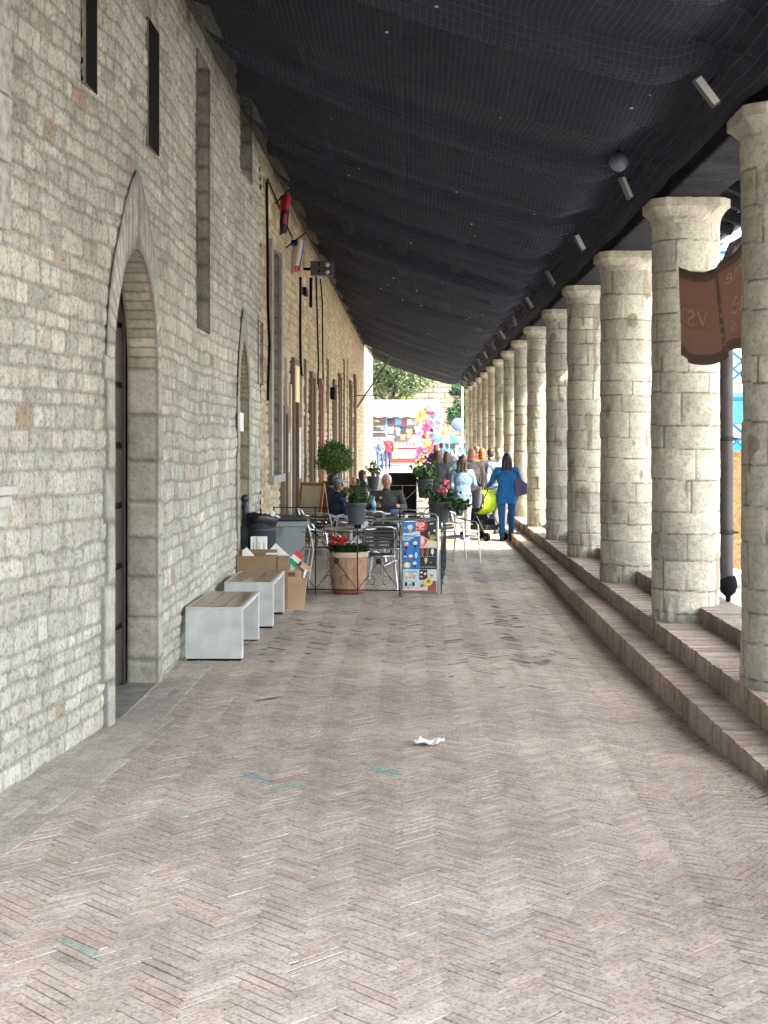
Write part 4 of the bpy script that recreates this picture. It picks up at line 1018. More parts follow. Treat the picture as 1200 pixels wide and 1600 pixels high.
# ---- sandwich board
e = empty('menu_sandwich_board', (wx(489, 25), 25.0, GZ(-1.7, 25)), R(-35), 'tall orange wooden sandwich board with a cream panel against the wall', 'sandwich board')
for s_, nm in ((-1, 'front_panel'), (1, 'rear_panel')):
    RX = Matrix.Rotation(R(s_ * 11), 3, 'X'); m = MB()
    def PB(x, z): v = RX @ Vector((x, 0, z - 1.2)); return Vector((v.x, v.y, v.z + 1.2))
    for x in (-.24, .24): m.box(PB(x, .6), (.05, .03, 1.2), rot=RX, bev=.004)
    for z in (1.17, .28): m.box(PB(0, z), (.44, .028, .06), rot=RX, bev=.004)
    p = m.build(nm, M['oak'], e); m = MB(); m.box(PB(0, .72), (.44, .012, .85), rot=RX); m.build('writing_surface', M['cream'] if s_ < 0 else M['oak'], p)
# ---- wind screen (black panel with steel bracing)
e = empty('wind_screen', (wx(629, 31.5), 31.5, GZ(-.2, 31.5)), 0, 'black canvas windbreak on a thin steel frame behind the grey polo man', 'screen')
m = MB(); m.box((0, 0, .72), (.62, .02, 1.02)); m.build('panel', M['black'], e)
m = MB(); m.tube([(-.31, -.02, 0), (-.31, -.02, 1.24), (.31, -.02, 1.24), (.31, -.02, 0)], .010, 6); m.tube([(-.31, -.02, .95), (.31, -.02, .95)], .008, 6); m.tube([(0, -.02, .95), (0, -.02, 0)], .008, 6); m.tube([(-.25, -.025, .35), (.30, -.025, .85)], .006, 6); m.build('frame', C((.35, .36, .38), .4, .8), e)
# ---- paper litter on the floor
random.seed(14); m = MB(); vs = []; fs = []; nx_, ny_ = 12, 6
Yp_ = H * F / (1163 - VY)
for j in range(ny_):
    for i in range(nx_):
        t = i / (nx_ - 1); s_ = j / (ny_ - 1); vs.append(((t - .5) * .19 + random.uniform(-.006, .006), (s_ - .5) * (.13 - .06 * abs(t - .3)) + random.uniform(-.006, .006), .01 + random.uniform(0, .022) + .012 * math.sin(t * 9)))
fs = [(j * nx_ + i, j * nx_ + i + 1, (j + 1) * nx_ + i + 1, (j + 1) * nx_ + i) for j in range(ny_ - 1) for i in range(nx_ - 1)]
m.add(vs, fs); o = m.build('crumpled_tissue', M['white'], None, (wx(672, Yp_), Yp_, GZ(.1, Yp_)), (0, 0, R(6))); tag(o, 'crumpled white tissue lying on the bricks in the middle of the walk', 'tissue')
# dead leaves and grit along the first step
random.seed(77); m = MB()
for k in range(260):
    y = 7.2 + 16 * random.random() ** 2.0; x = X1 - .015 - abs(random.gauss(0, .045)); z = GZ(x, y) + .006
    if abs(y - 9.3) < .35 or random.random() < .5: leaf(m, Vector((x, y, z + random.uniform(0, .012))), rdir() * Vector((1, 1, .2)), Vector((0, 0, 1)), random.uniform(.012, .035), .018, random.choice((0, 1)))
for k in range(420):
    y = 4.6 + 13 * random.random() ** 1.4; x = random.uniform(-1.9, 1.8)
    leaf(m, Vector((x, y, GZ(x, y) + .005)), rdir() * Vector((1, 1, .1)), Vector((0, 0, 1)), random.uniform(.006, .016), .009, random.choice((0, 1, 2)))
o = m.build('leaf_litter', [C((.07, .05, .035)), C((.16, .12, .08)), C((.55, .53, .5))]); o['kind'] = 'stuff'; o['label'] = 'scattered grit and small dead leaves on the bricks and against the lowest step'; o['category'] = 'leaf litter'
# ================================================================== ON THE WALL
XF = XL + .03
def wallbox(name, pxa, pxb, pya, pyb, depth, mt, lab, cat, group=None):
    ya, yb = yw(pxa), yw(pxb); m = MB(); ym = (ya + yb) / 2
    m.box((0, 0, 0), (depth, yb - ya, (pyb - pya) * ym / F), bev=.006)
    o = m.build(name, mt, None, (XF + depth / 2, ym, wz((pya + pyb) / 2, ym))); return tag(o, lab, cat, group)
wallbox('name_plate', 367.5, 373, 645, 674, .03, M['white'], 'small white plaque on the wall left of the narrow arched niche', 'plaque')
wallbox('notice_poster', 445, 450, 676, 738, .01, M['poster'], 'tall white notice on the wall before the dark doorway', 'poster')
wallbox('notice_poster', 463.5, 467.5, 668, 748, .01, M['poster'], 'tall white notice on the wall just past the dark doorway', 'poster')
wallbox('gutter_pipe', 499, 500.2, 596, 800, .06, M['redpipe'], 'rust red vertical pipe on the wall above the topiary', 'pipe')
wallbox('awning_sign', 455.2, 460, 572, 628, .06, M['lit'], 'narrow glowing cream shop sign above the dark doorway', 'sign')
wallbox('wall_box', 514.5, 517.5, 606, 624, .10, M['black'], 'small black alarm box on the far wall', 'box')
wallbox('wall_lamp', 470.5, 473, 450, 462, .06, M['black'], 'small black fixture under the grey loudspeaker', 'lamp')
def cable(name, pts, r, lab):
    m = MB(); P = [(XF + .02, yw(px), wz(py, yw(px))) for px, py in pts]; m.tube(P, r, 6); o = m.build(name, M['black']); return tag(o, lab, 'cable')
cable('wall_cable', [(411, 284), (411.5, 330), (412.5, 400), (413, 480), (415.5, 540), (413.5, 590), (413, 626)], .02, 'thick black cable hanging straight down beside the tall window')
cable('wall_cable', [(412, 280), (425, 308), (440, 345), (452, 372)], .014, 'black cable sloping down under the eaves towards the flags')
cable('wall_cable', [(465, 433), (464.5, 520), (465, 560), (467, 585), (469, 587)], .022, 'black cable dropping from the grey loudspeaker, ending in a loop')
cable('wall_cable', [(490, 432), (492, 500), (494, 570), (492.5, 610)], .018, 'thin black cable hanging right of the loudspeaker')
cable('wall_cable', [(497, 436), (500, 470), (500.5, 530), (501.5, 600)], .018, 'rightmost thin black cable hanging below the loudspeaker')
cable('wall_cable', [(482, 434), (481.5, 480)], .03, 'short thick black cable end below the loudspeaker')
# loudspeaker / heater box on a bracket
Ys = yw(474) ; e = empty('loudspeaker', (XF + .32, Ys, wz(420, Ys)), 0, 'grey box loudspeaker with two round cones bracketed high on the wall', 'loudspeaker')
m = MB(); m.box((0, 0, 0), (.42, .22, .27), bev=.015); m.build('cabinet', C((.06, .07, .072), .6), e)
for z in (-.065, .065): m = MB(); m.lathe([(.001, .03), (.02, .02), (.045, 0), (.055, -.012), (.06, 0)], (.10, -.11, z), 20, rot=Matrix.Rotation(R(90), 3, 'X')); m.build('cone', C((.55, .56, .52)), e)
m = MB(); m.box((-.27, .03, 0), (.14, .05, .05)); m.box((-.05, -.112, .08), (.03, .004, .05)); m.box((-.05, -.112, -.06), (.03, .004, .05)); m.build('bracket', M['black'], e)
# contrada flags
def flag(name, px, Y, z0, z1, w_, mts, stripes, lab, seed):
    r = np.random.default_rng(seed); m = MB(); n1, n2 = 8, 16; e = empty(name, (XF + .05, Y, z1), R(8), lab, 'flag'); vs = []
    for j in range(n2 + 1):
        for i in range(n1 + 1):
            t = i / n1; s_ = j / n2; vs.append((t * w_ * (1 - .35 * s_) , .05 * math.sin(t * 7 + s_ * 2) , -(z1 - z0) * s_ * (1 - .08 * t)))
    for j in range(n2):
        for i in range(n1): m.add([], []); m.f.append((j * (n1 + 1) + i, j * (n1 + 1) + i + 1, (j + 1) * (n1 + 1) + i + 1, (j + 1) * (n1 + 1) + i)); m.m.append(stripes(i / n1, j / n2)); m.sm.append(True)
    m.v = vs; o = m.build('cloth', mts, e); sm = o.modifiers.new('t', 'SOLIDIFY'); sm.thickness = .006
    m = MB(); m.tube([(-.1, 0, -.15), (w_ * 1.1, 0, .12)], .012, 6); m.build('pole', M['black'], e)
Y_ = 21.0; flag('hanging_flag', 430, Y_, wz(368, Y_), wz(305, Y_), .16, [C((.45, .02, .03)), C((.02, .02, .025)), C((.40, .04, .10))], lambda a, b: 0 if b < .35 else (2 if (.45 < b < .72 and .25 < a < .7) else 1), 'red and black flag hanging high on the wall', 3)
Y_ = 22.9; flag('hanging_flag', 458, Y_, wz(427, Y_), wz(374, Y_), .22, [C((.55, .48, .43)), C((.04, .09, .30)), C((.50, .03, .10))], lambda a, b: 1 if (a > .8 or (b < .15 and a < .5)) else (2 if (b > .78 and a > .3) else 0), 'cream flag with blue edge and red corner beside the loudspeaker', 4)
# flag pole leaning out from the far wall + rod
y1_ = yw(557); m = MB(); m.tube([(XF - .02, y1_, wz(637, y1_)), (wx(617, y1_ + .6), y1_ + .6, wz(548, y1_ + .6))], .035, 8); m.sphere((wx(617, y1_ + .6), y1_ + .6, wz(547, y1_ + .6)), .05); o = m.build('flag_pole', C((.10, .09, .08))); tag(o, 'bare dark flagpole slanting out from the far end of the wall', 'flagpole')
m = MB(); m.tube([(XF - .02, y1_ - .5, wz(618.5, y1_)), (wx(605, y1_), y1_ - .5, wz(618.5, y1_))], .018, 6); o = m.build('iron_rod', C((.12, .10, .09))); tag(o, 'thin horizontal iron rod sticking out below the bare flagpole', 'rod')
# ================================================================== BETWEEN THE FIRST TWO COLUMNS
e = empty('drainpipe', (2.89, 13.1, Z3), 0, 'rusty black drainpipe behind the second column with a downturned shoe', 'drainpipe')
m = MB(); m.tube([(0, 0, .16), (0, 0, 3.1), (.06, .0, 3.25), (.50, .0, 3.50)], .062, 14); m.build('pipe_run', M['pipe'], e)
for z in (.62, 1.48, 2.78): m = MB(); m.lathe([(.068, z), (.072, z + .01), (.072, z + .035), (.068, z + .045)], (0, 0, 0), 16); m.box((.07, -.03, z + .02), (.06, .03, .02)); m.build('clip', M['iron'], e)
m = MB(); m.lathe([(.02, 0), (.025, .05), (.07, .09), (.085, .15), (.08, .20), (.064, .24)], (.015, 0, .0), 16); m.build('shoe', M['black'], e)
# banner
e = empty('hanging_banner', (2.30, 11.0, 3.0), 0, 'faded brown banner with mirrored cream lettering tied between the first two columns', 'banner')
NB, NH = 44, 18; ya, yb = 9.55, 12.32; bw = yb - ya
def bpos(t, s_):
    """t 0 near .. 1 far, s 0 top .. 1 bottom"""
    y = ya + bw * t - .12 * s_ * t; ztop = 3.44 - .16 * math.sin(math.pi * t) - (1 - t) * .07; zbot = 2.66 - .10 * (1 - t) - .10 * math.sin(math.pi * min(1, (1 - t) * 1.3)) ** 2
    x = 2.30 + .035 * math.sin(t * 13 + s_ * 1.5) * (.4 + .6 * s_) + .010 * math.sin(t * 31 + s_) + .04 * s_ * math.sin(t * 5)
    return Vector((x, y, ztop + (zbot - ztop) * s_))
m = MB(); vs = [bpos(i / NB, j / NH) for j in range(NH + 1) for i in range(NB + 1)]
m.v = [tuple(v) for v in vs]
for j in range(NH):
    for i in range(NB):
        s_ = (j + .5) / NH; t = (i + .5) / NB; m.f.append((j * (NB + 1) + i, j * (NB + 1) + i + 1, (j + 1) * (NB + 1) + i + 1, (j + 1) * (NB + 1) + i)); m.m.append(1 if (s_ < .09 or s_ > .90 or (.40 < t < .47)) else 0); m.sm.append(True)
o = m.build('cloth', [M['banner'], fabric('banner_edge', (.20, .14, .11), .4)], e); o.location = -e.location; sm = o.modifiers.new('t', 'SOLIDIFY'); sm.thickness = .004
def onbanner(me_o, t0, s0):
    """wrap flat lettering (x right, y up) on the cloth as seen from inside the walk, mirrored"""
    me = me_o.data
    for v in me.vertices:
        t = t0 - v.co.x / bw; s_ = s0 - v.co.y / .80; p = bpos(max(0, min(1, t)), max(0, min(1, s_))); v.co = Vector((p.x - .008 - v.co.z, p.y, p.z))
    me_o.location = -e.location
def bt(body, size, t, s_, sx=1.0, it=0):
    o = text(body, size, M['gold'], 'lettering', e, (0, 0, 0), (0, 0, 0), mirror=True, sx=sx)
    for v in o.data.vertices: v.co.x += it * v.co.y
    onbanner(o, t, s_)
bt('VSO', .20, .75, .52, 2.3); bt('f', .10, .76, .70, 1.6); bt('di', .07, .80, .80, 1.6)
bt('di Co', .05, .42, .44, 1.9); bt('Caff', .055, .42, .54, 1.9); bt('Cen', .07, .42, .64, 1.9); bt('Corte', .07, .42, .74, 1.6); bt('di Co', .055, .42, .84, 1.9)
bt('Taverne', .20, .10, .22, 1.7, .2); bt('Rafae', .30, .08, .52, 1.5, .25); bt('di', .14, .24, .76, 1.7)
m = MB()
for s_ in (.41, .625):
    pts = [bpos(.55 + .024 * k, s_) - Vector((.012, 0, 0)) for k in range(19)]; m.tube(pts, .004, 4)
o = m.build('rule_lines', M['gold'], e); o.location = -e.location
m = MB(); m.tube([tuple(bpos(1, 0)), (2.36, 12.66, 3.5)], .004, 4); m.tube([tuple(bpos(0, 0)), (2.3, 9.3, 3.5)], .004, 4); m.build('tie_cords', C((.5, .5, .48)), e).location = -e.location
# chipboard hoarding
e = empty('chipboard_hoarding', (0, 0, 0), 0, 'orange chipboard sheets standing on edge outside behind the first column', 'hoarding')
m = MB(); m.box((3.68, 15.35, 1.12), (.5, .02, 1.28), rot=Matrix.Rotation(R(-3), 3, 'Y')); m.build('sheet_front', M['osb'], e); m = MB(); m.box((3.62, 15.5, 1.15), (.5, .02, 1.34), rot=Matrix.Rotation(R(1), 3, 'Y')); m.build('sheet_rear', M['osb'], e)
# blue scaffold trusses and market canopies
e = empty('scaffold_tower', (4.9, 21, Z3), 0, 'bright blue lattice scaffold tower outside, between the first two columns', 'scaffold')
def bar(m, a, b, r=.03): m.tube([a, b], r, 8)
m = MB()
for x in (-.6, .55):
    for y in (-.5, .5): bar(m, (x, y, 0), (x, y, 5.2), .035)
m.build('uprights', M['blue'], e)
m = MB()
for z in (1.0, 2.1, 3.2, 4.2, 5.1):
    for y in (-.5, .5): bar(m, (-.6, y, z), (.55, y, z), .025)
    for x in (-.6, .55): bar(m, (x, -.5, z), (x, .5, z), .025)
for k, z in enumerate((1.0, 2.1, 3.2, 4.2)):
    for y in (-.5, .5): bar(m, (-.6 if k % 2 else .55, y, z), (.55 if k % 2 else -.6, y, z + 1), .022); bar(m, (.55 if k % 2 else -.6, y, z), (-.6 if k % 2 else .55, y, z + .9), .022)
m.build('braces', M['blue'], e)
def stall_tent(x, y, lab, colr, w_=3.0, d=3.0, zt_=2.6):
    e = empty('market_tent', (x, y, Z3), 0, lab, 'tent')
    for a in (-1, 1):
        for b_ in (-1, 1): m = MB(); bar(m, (a * w_ / 2, b_ * d / 2, 0), (a * w_ / 2, b_ * d / 2, zt_), .025); m.build('pole', M['alu'], e)
    m = MB(); c = [(-w_ / 2, -d / 2, zt_), (w_ / 2, -d / 2, zt_), (w_ / 2, d / 2, zt_), (-w_ / 2, d / 2, zt_), (0, 0, zt_ + .9)]; c2 = [(a, b_, z - .03) for a, b_, z in c]
    m.add(c + c2, [(0, 1, 4), (1, 2, 4), (2, 3, 4), (3, 0, 4), (6, 5, 9), (7, 6, 9), (8, 7, 9), (5, 8, 9)])
    m.box((0, -d / 2, zt_ - .12), (w_, .02, .28)); m.box((0, d / 2, zt_ - .12), (w_, .02, .28)); m.box((-w_ / 2, 0, zt_ - .12), (.02, d, .28)); m.box((w_ / 2, 0, zt_ - .12), (.02, d, .28)); m.build('canopy', colr, e)
    m = MB(); m.box((0, 0, .8), (w_ * .9, d * .5, .04)); m.box((0, -d * .25, .42), (w_ * .9, .02, .75)); m.build('counter', M['white'], e)
stall_tent(7.2, 29, 'white pyramid market tent beyond the blue scaffold', C((.78, .78, .76)))
stall_tent(8.9, 36.5, 'teal market tent farther along the side street', M['teal'], 3.4, 3.0, 2.2)
e = empty('teal_awning_stall', (6.2, 25.4, Z3), 0, 'turquoise tarpaulin stall seen through the gap beside the drainpipe', 'stall')
m = MB(); m.box((0, 0, 2.25), (1.6, 1.5, .05), rot=Matrix.Rotation(R(8), 3, 'X')); m.box((0, -.75, 2.02), (1.6, .02, .36)); m.box((-.2, .7, 1.2), (1.2, .02, .5)); m.build('tarpaulin', M['teal'], e)
m = MB()
for a in (-.75, .75):
    for b_ in (-.7, .7): bar(m, (a, b_, 0), (a, b_, 2.2), .02)
m.build('poles', M['blue'], e); m = MB(); m.box((0, 0, .75), (1.5, 1.2, .05)); m.box((0, 0, .36), (1.4, 1.1, .7), mi=1); m.build('counter', [M['white'], C((.6, .6, .62))], e)
m = MB(); bar(m, (0, 0, 0), (-.35, .1, 1.4), .03); bar(m, (.2, 0, 0), (-.35, .1, 1.4), .03); bar(m, (-.1, .3, 0), (-.35, .1, 1.4), .03); o = m.build('easel', M['oak'], None, (4.1, 17.5, Z3)); tag(o, 'bare orange wooden easel outside behind the chipboard', 'easel')
m = MB(); m.sphere((0, 0, .09), (.26, .3, .10), 14, 8); o = m.build('white_sack', M['white'], None, (3.18, 14.5, Z3)); tag(o, 'white plastic sack on the pavement behind the drainpipe shoe', 'sack')
# ================================================================== PEOPLE
def blob(name, build, voxel, mt, parent, smooth=4, loc=None, rot=None):
    m = MB(); build(m); me = m.mesh('t'); o = bpy.data.objects.new('t', me); COL.objects.link(o)
    r = o.modifiers.new('r', 'REMESH'); r.mode = 'VOXEL'; r.voxel_size = voxel; r.use_smooth_shade = True
    s_ = o.modifiers.new('s', 'SMOOTH'); s_.iterations = smooth; s_.factor = .5
    dg = bpy.context.evaluated_depsgraph_get(); dg.update(); me2 = bpy.data.meshes.new_from_object(o.evaluated_get(dg)); bpy.data.objects.remove(o)
    me2.polygons.foreach_set('use_smooth', [True] * len(me2.polygons))
    return link_mesh(name, me2, mt, parent, loc, rot)
SK = mat('skin', (.50, .29, .20), .55, var=.06); SK2 = mat('ruddy_skin', (.52, .26, .18), .55, var=.06)
def cloth(col):
    k_ = ('cloth',) + tuple(round(c, 3) for c in col)
    if k_ in _cm: return _cm[k_]
    m = mat('fabric_%02d' % len(_cm), col, .85, 0, .16, 9, bump=.03, bscale=11); _cm[k_] = m
    nb = [n for n in m.node_tree.nodes if n.type == 'TEX_NOISE' and n.inputs['Scale'].default_value == 11][0]; nb.inputs['Distortion'].default_value = 1.6; nb.inputs['Detail'].default_value = 2
    return m
def person(px, Y, face, lab, top, trou, hair, h=1.68, sit=False, arms=None, hairlen='short', skin=SK, shoe=(.03, .03, .035), head_turn=0.0, z=None, female=False, stride=.06, lean=0.0, vox=.012, dx=0, short_sleeve=False, grp=None, hem=None, bulk=1.0):
    """faces +y locally; face = world heading of +y, degrees (0 = away from camera, 180 = towards)"""
    x = wx(px, Y) + dx; zz = (GZ(x, Y) if Y < 60 else float(gz(Y)) + .03) if z is None else z
    e = empty('person', (x, Y, zz), R(face), lab, 'person', grp); k = h / 1.70; V3 = lambda a, b_, c: Vector((a * k, b_ * k, c * k))
    sw = (.17 if female else .195) * (1 + (bulk - 1) * .5); hw = .095 if not female else .105
    hipz = .47 if sit else .90; ly = lean
    hip = V3(0, 0, hipz); chest = V3(0, ly * .7, hipz + .33); neck = V3(0, ly, hipz + .56); hd = V3(0, ly * 1.1 + .015, hipz + .685)
    sh = [V3(s_ * sw, ly * .95, hipz + .49) for s_ in (-1, 1)]
    legs = []
    for s_ in (-1, 1):
        a = V3(s_ * hw, 0, hipz - .02)
        if sit: kn = V3(s_ * .12, .42, .48); an = V3(s_ * .13, .40 + s_ * .05, .07)
        else: kn = V3(s_ * .10, s_ * stride + .02, .49); an = V3(s_ * .095, s_ * stride * 1.6, .075)
        legs.append((a, kn, an))
    A = []
    for i, s_ in enumerate((-1, 1)):
        if arms and arms[i]: el_, ha = arms[i]; A.append((sh[i], V3(*el_), V3(*ha)))
        else: A.append((sh[i], V3(s_ * (sw + .06), -.02 + ly * .6, hipz + .22), V3(s_ * (sw + .05), .06 + ly * .4, hipz - .02)))
    rt = Matrix.Rotation(R(head_turn), 3, 'Z')
    def hdp(v): return hd + rt @ (Vector(v) * k)
    def hand(m, el_, ha, s_):
        d = (ha - el_).normalized(); n_ = Vector((s_, 0, 0)) - d * d.x * s_; n_.normalize(); w_ = d.cross(n_); palm = ha + d * .045
        m.cap(ha, palm + d * .03, .026, .034, 10, flat=.55)
        for f_ in range(4):
            off = w_ * (f_ - 1.5) * .017; b0 = palm + d * .04 + off; L_ = (.060, .070, .066, .052)[f_]
            m.tube([b0 - d * .01, b0 + d * L_ * .5, b0 + d * L_ * .85 - n_ * .022], [.0095, .009, .0075], 7)
        b0 = palm - w_ * .03; m.tube([b0 - d * .02, b0 - w_ * .025 + d * .015, b0 - w_ * .03 + d * .045 - n_ * .008], [.011, .010, .008], 7)
    def torso(m, g=0.0, zlow=None):
        m.sphere(hip + V3(0, 0, .03), ((.165 * bulk + g) * k, (.115 * bulk + g) * k, (.13 + g) * k)); m.sphere(V3(0, ly * .4, hipz + .18), ((.135 * bulk + g) * k, (.10 * bulk + g) * k, (.16) * k))
        m.sphere(chest, ((.165 * bulk + g) * k, (.115 * bulk + g) * k, (.19 + g) * k)); m.cap(sh[0] * .8 + chest * .2, sh[1] * .8 + chest * .2, (.065 + g) * k, (.065 + g) * k)
        m.cap(chest, neck - V3(0, 0, .03), (.11 + g) * k, (.06 + g * .5) * k)
        if female: 
            for s_ in (-1, 1): m.sphere(chest + V3(s_ * .075, .085, .03), (.065 + g) * k)
    def body(m):
        torso(m); m.cap(neck - V3(0, 0, .06), hd - V3(0, .01, .03), .055 * k, .052 * k)
        m.sphere(hdp((0, 0, .02)), (.074 * k, .094 * k, .105 * k), rot=rt); m.sphere(hdp((0, .022, -.055)), (.055 * k, .065 * k, .062 * k), rot=rt)
        m.cap(hdp((0, .088, .01)), hdp((0, .106, -.022)), .011 * k, .015 * k); m.sphere(hdp((0, .092, -.052)), (.024 * k, .01 * k, .009 * k), rot=rt); m.sphere(hdp((0, .075, .038)), (.055 * k, .02 * k, .012 * k), rot=rt)
        for s_ in (-1, 1): m.sphere(hdp((s_ * .076, -.005, -.005)), (.012 * k, .02 * k, .032 * k), rot=rt); m.sphere(hdp((s_ * .042, .068, -.022)), .024 * k)
        for (s3, el_, ha), sgn in zip(A, (-1, 1)):
            m.cap(s3, el_, .047 * k, .037 * k); m.cap(el_, ha, .037 * k, .025 * k); hand(m, el_, ha, sgn)
        for a, kn, an in legs: m.cap(a, kn, .078 * k, .052 * k); m.cap(kn, an, .05 * k, .035 * k); m.cap(an, an + V3(0, .13, -.035), .038 * k, .03 * k)
    blob('body', body, vox * .8, skin, e, 2)
    def toppart(m):
        torso(m, .022)
        if hem and not sit: m.lathe([((.175 * bulk) * k, hip.z - hem * k), ((.182 * bulk) * k, hip.z - hem * k * .5), (.175 * bulk * k, hip.z + .05), (.15 * bulk * k, hip.z + .2)], (0, 0, 0), 20, rot=Matrix.Diagonal((1, .74, 1)))
        for s3, el_, ha in A:
            m.cap(s3, el_, .064 * k, .054 * k)
            if not short_sleeve: m.cap(el_, el_ + (ha - el_) * .93, .053 * k, .040 * k)
    tp = blob('top', toppart, vox, cloth(top), e, 4)
    m = MB(); m.lathe([(.06 * k, -.02), (.064 * k, .03), (.058 * k, .04)], neck - V3(0, 0, .02), 16); m.build('collar', C(tuple(min(1, c * .8) for c in top)), tp)
    def trp(m):
        m.sphere(hip, ((.170 * bulk) * k, (.125 * bulk) * k, .12 * k))
        for a, kn, an in legs: m.cap(a, kn, .095 * k, .068 * k); m.cap(kn, an + (kn - an) * .03, .066 * k, .055 * k)
    blob('trousers', trp, vox, cloth(trou), e, 4)
    for a, kn, an in legs:
        def shp(m): m.cap(an + V3(0, -.03, -.035), an + V3(0, .13, -.045), .040 * k, .036 * k); m.box(an + V3(0, .05, -.068), (.07 * k, .25 * k, .014))
        blob('shoe', shp, .008, C(shoe, .5), e, 2)
    if hair is not None:
        def hr(m):
            m.sphere(hdp((0, -.016, .040)), (.084 * k, .096 * k, .096 * k), rot=rt); m.sphere(hdp((0, -.035, -.005)), (.078 * k, .075 * k, .085 * k), rot=rt)
            if hairlen == 'bob': 
                for s_ in (-1, 1): m.cap(hdp((s_ * .06, -.02, .02)), hdp((s_ * .066, -.02, -.11)), .034 * k, .032 * k)
                m.cap(hdp((0, -.05, .0)), hdp((0, -.05, -.12)), .062 * k, .05 * k)
            if hairlen == 'long':
                for s_ in (-1, 0, 1):
                    m.cap(hdp((s_ * .055, -.045, .02)), hdp((s_ * .07, -.075, -.17)), .045 * k, .045 * k); m.cap(hdp((s_ * .07, -.075, -.17)), hdp((s_ * .075, -.08, -.32)), .043 * k, .012 * k)
                m.cap(hdp((.02, -.08, -.2)), hdp((.035, -.085, -.36)), .045 * k, .01 * k)
        blob('hair', hr, .009, C(hair, .5, 0, .3), e, 2)
    m = MB()
    for s_ in (-1, 1): m.sphere(hdp((s_ * .031, .0865, .012)), (.0115 * k, .007 * k, .006 * k), 8, 6)
    m.build('eyes', C((.03, .02, .02), .3), e)
    m = MB()
    for s_ in (-1, 1): m.cap(hdp((s_ * .018, .097, .034)), hdp((s_ * .046, .083, .036)), .004, .003, 6)
    m.build('brows', C(tuple(c * .6 for c in (hair or (.3, .2, .15)))), e)
    m = MB(); m.cap(hdp((-.02, .098, -.055)), hdp((.02, .098, -.055)), .0045, .0045, 6); m.build('lips', C((.42, .13, .11)), e)
    e['_n'] = 0; del e['_n']
    return e, hdp, V3, k
# -- walkers on the right
e, hdp, V3, k = person(722, 27.2, -6, 'woman in light blue denim jacket and white jeans with long brown hair beside the stroller', (.12, .20, .31), (.33, .34, .36), (.055, .035, .025), 1.64, arms=((( -.20, -.04, 1.12), (-.19, .08, .92)), ((.25, .06, 1.14), (.20, .22, 1.30))), hairlen='long', shoe=(.7, .7, .7), female=True, hem=.10, bulk=1.06, lean=.02)
m = MB(); m.box((0, 0, 0), (.08, .05, .10), bev=.015); o = m.build('red_purse', C((.40, .02, .06)), None, Vector(e.location) + Vector((.20, .30, 1.30))); tag(o, 'small dark red phone case held up by the woman in denim', 'phone')
e, hdp, V3, k = person(790, 27.6, 4, 'woman in a bright blue suit with long dark hair pushing the stroller', (.003, .10, .32), (.003, .065, .20), (.012, .009, .010), 1.68, arms=(((-.27, .12, 1.17), (-.33, .36, 1.04)), ((.27, -.02, 1.13), (.24, .06, .90))), hairlen='long', shoe=(.012, .012, .014), female=True, hem=.17, bulk=1.12, stride=.03, dx=.02)
e2 = empty('shoulder_bag', Vector(e.location) + Vector((.31, .0, 1.02)), R(10), 'dusty violet shoulder bag on the arm of the woman in the blue suit', 'bag')
m = MB(); m.prism([(-.15, -.17), (.13, -.10), (.15, .02), (-.10, .22), (-.16, .18)], -.05, .05, lambda v: Vector((v.x, v.z, v.y))); m.build('pouch', C((.10, .09, .20), .5), e2)
m = MB(); m.tube([(-.12, 0, .18), (-.13, 0, .36), (-.16, .02, .42), (-.08, .05, .36), (-.06, .02, .20)], .009, 6); m.build('strap', C((.08, .07, .16)), e2)
e, hdp, V3, k = person(781, 29.6, 5, 'grey-haired man in a pale blue shirt half hidden by the woman in the blue suit', (.20, .25, .40), (.10, .11, .14), (.42, .36, .30), 1.76, skin=SK2)
e, hdp, V3, k = person(737, 31.5, 2, 'man with thin ginger hair in a taupe sweater with a black cross-body strap', (.20, .18, .16), (.07, .07, .09), (.38, .20, .11), 1.74, skin=SK2, bulk=1.05)
m = MB(); m.tube([(-.17, -.11, 1.44), (-.05, -.165, 1.25), (.10, -.165, 1.05), (.19, -.08, .93)], .018, 6); m.build('bag_strap', M['black'], e)
person(753, 35.5, 8, 'woman in an orange top with auburn hair farther along the walk', (.50, .12, .015), (.05, .06, .10), (.28, .10, .04), 1.72, hairlen='bob', female=True)
e, hdp, V3, k = person(683, 31.0, 10, 'woman in a black leather jacket with brown hair seen from behind', (.022, .024, .028), (.03, .03, .04), (.06, .03, .02), 1.70, hairlen='bob', female=True, bulk=1.08, arms=(((-.24, -.02, 1.12), (-.2, .10, .95)), ((.26, .0, 1.12), (.20, .12, .92))))
e2 = empty('handbag', Vector(e.location) + Vector((.22, -.02, .98)), 0, 'dark raspberry handbag carried by the woman in black leather', 'handbag'); m = MB(); m.box((0, 0, 0), (.22, .1, .2), bev=.03); m.build('pouch', C((.22, .02, .06)), e2); m = MB(); m.tube([(-.08, 0, .1), (-.06, 0, .24), (.06, 0, .24), (.08, 0, .1)], .01, 6); m.build('handle', C((.2, .02, .05)), e2)
person(681, 46, -30, 'short brown-haired woman in navy with arms bent near the balloons', (.03, .04, .09), (.05, .05, .07), (.20, .09, .04), 1.66, hairlen='bob', female=True, arms=(((-.30, .0, 1.22), (-.14, .14, 1.10)), None))
e, hdp, V3, k = person(712, 43, 150, 'old man in a lavender jacket turned towards us, hand at his chin', (.25, .28, .46), (.12, .13, .18), (.45, .38, .33), 1.72, skin=SK2, arms=(((-.22, .12, 1.15), (-.05, .22, 1.38)), None))
m = MB(); m.sphere((0, -.2, 1.25), (.16, .12, .22), 14, 10); m.build('backpack', C((.03, .04, .08)), e)
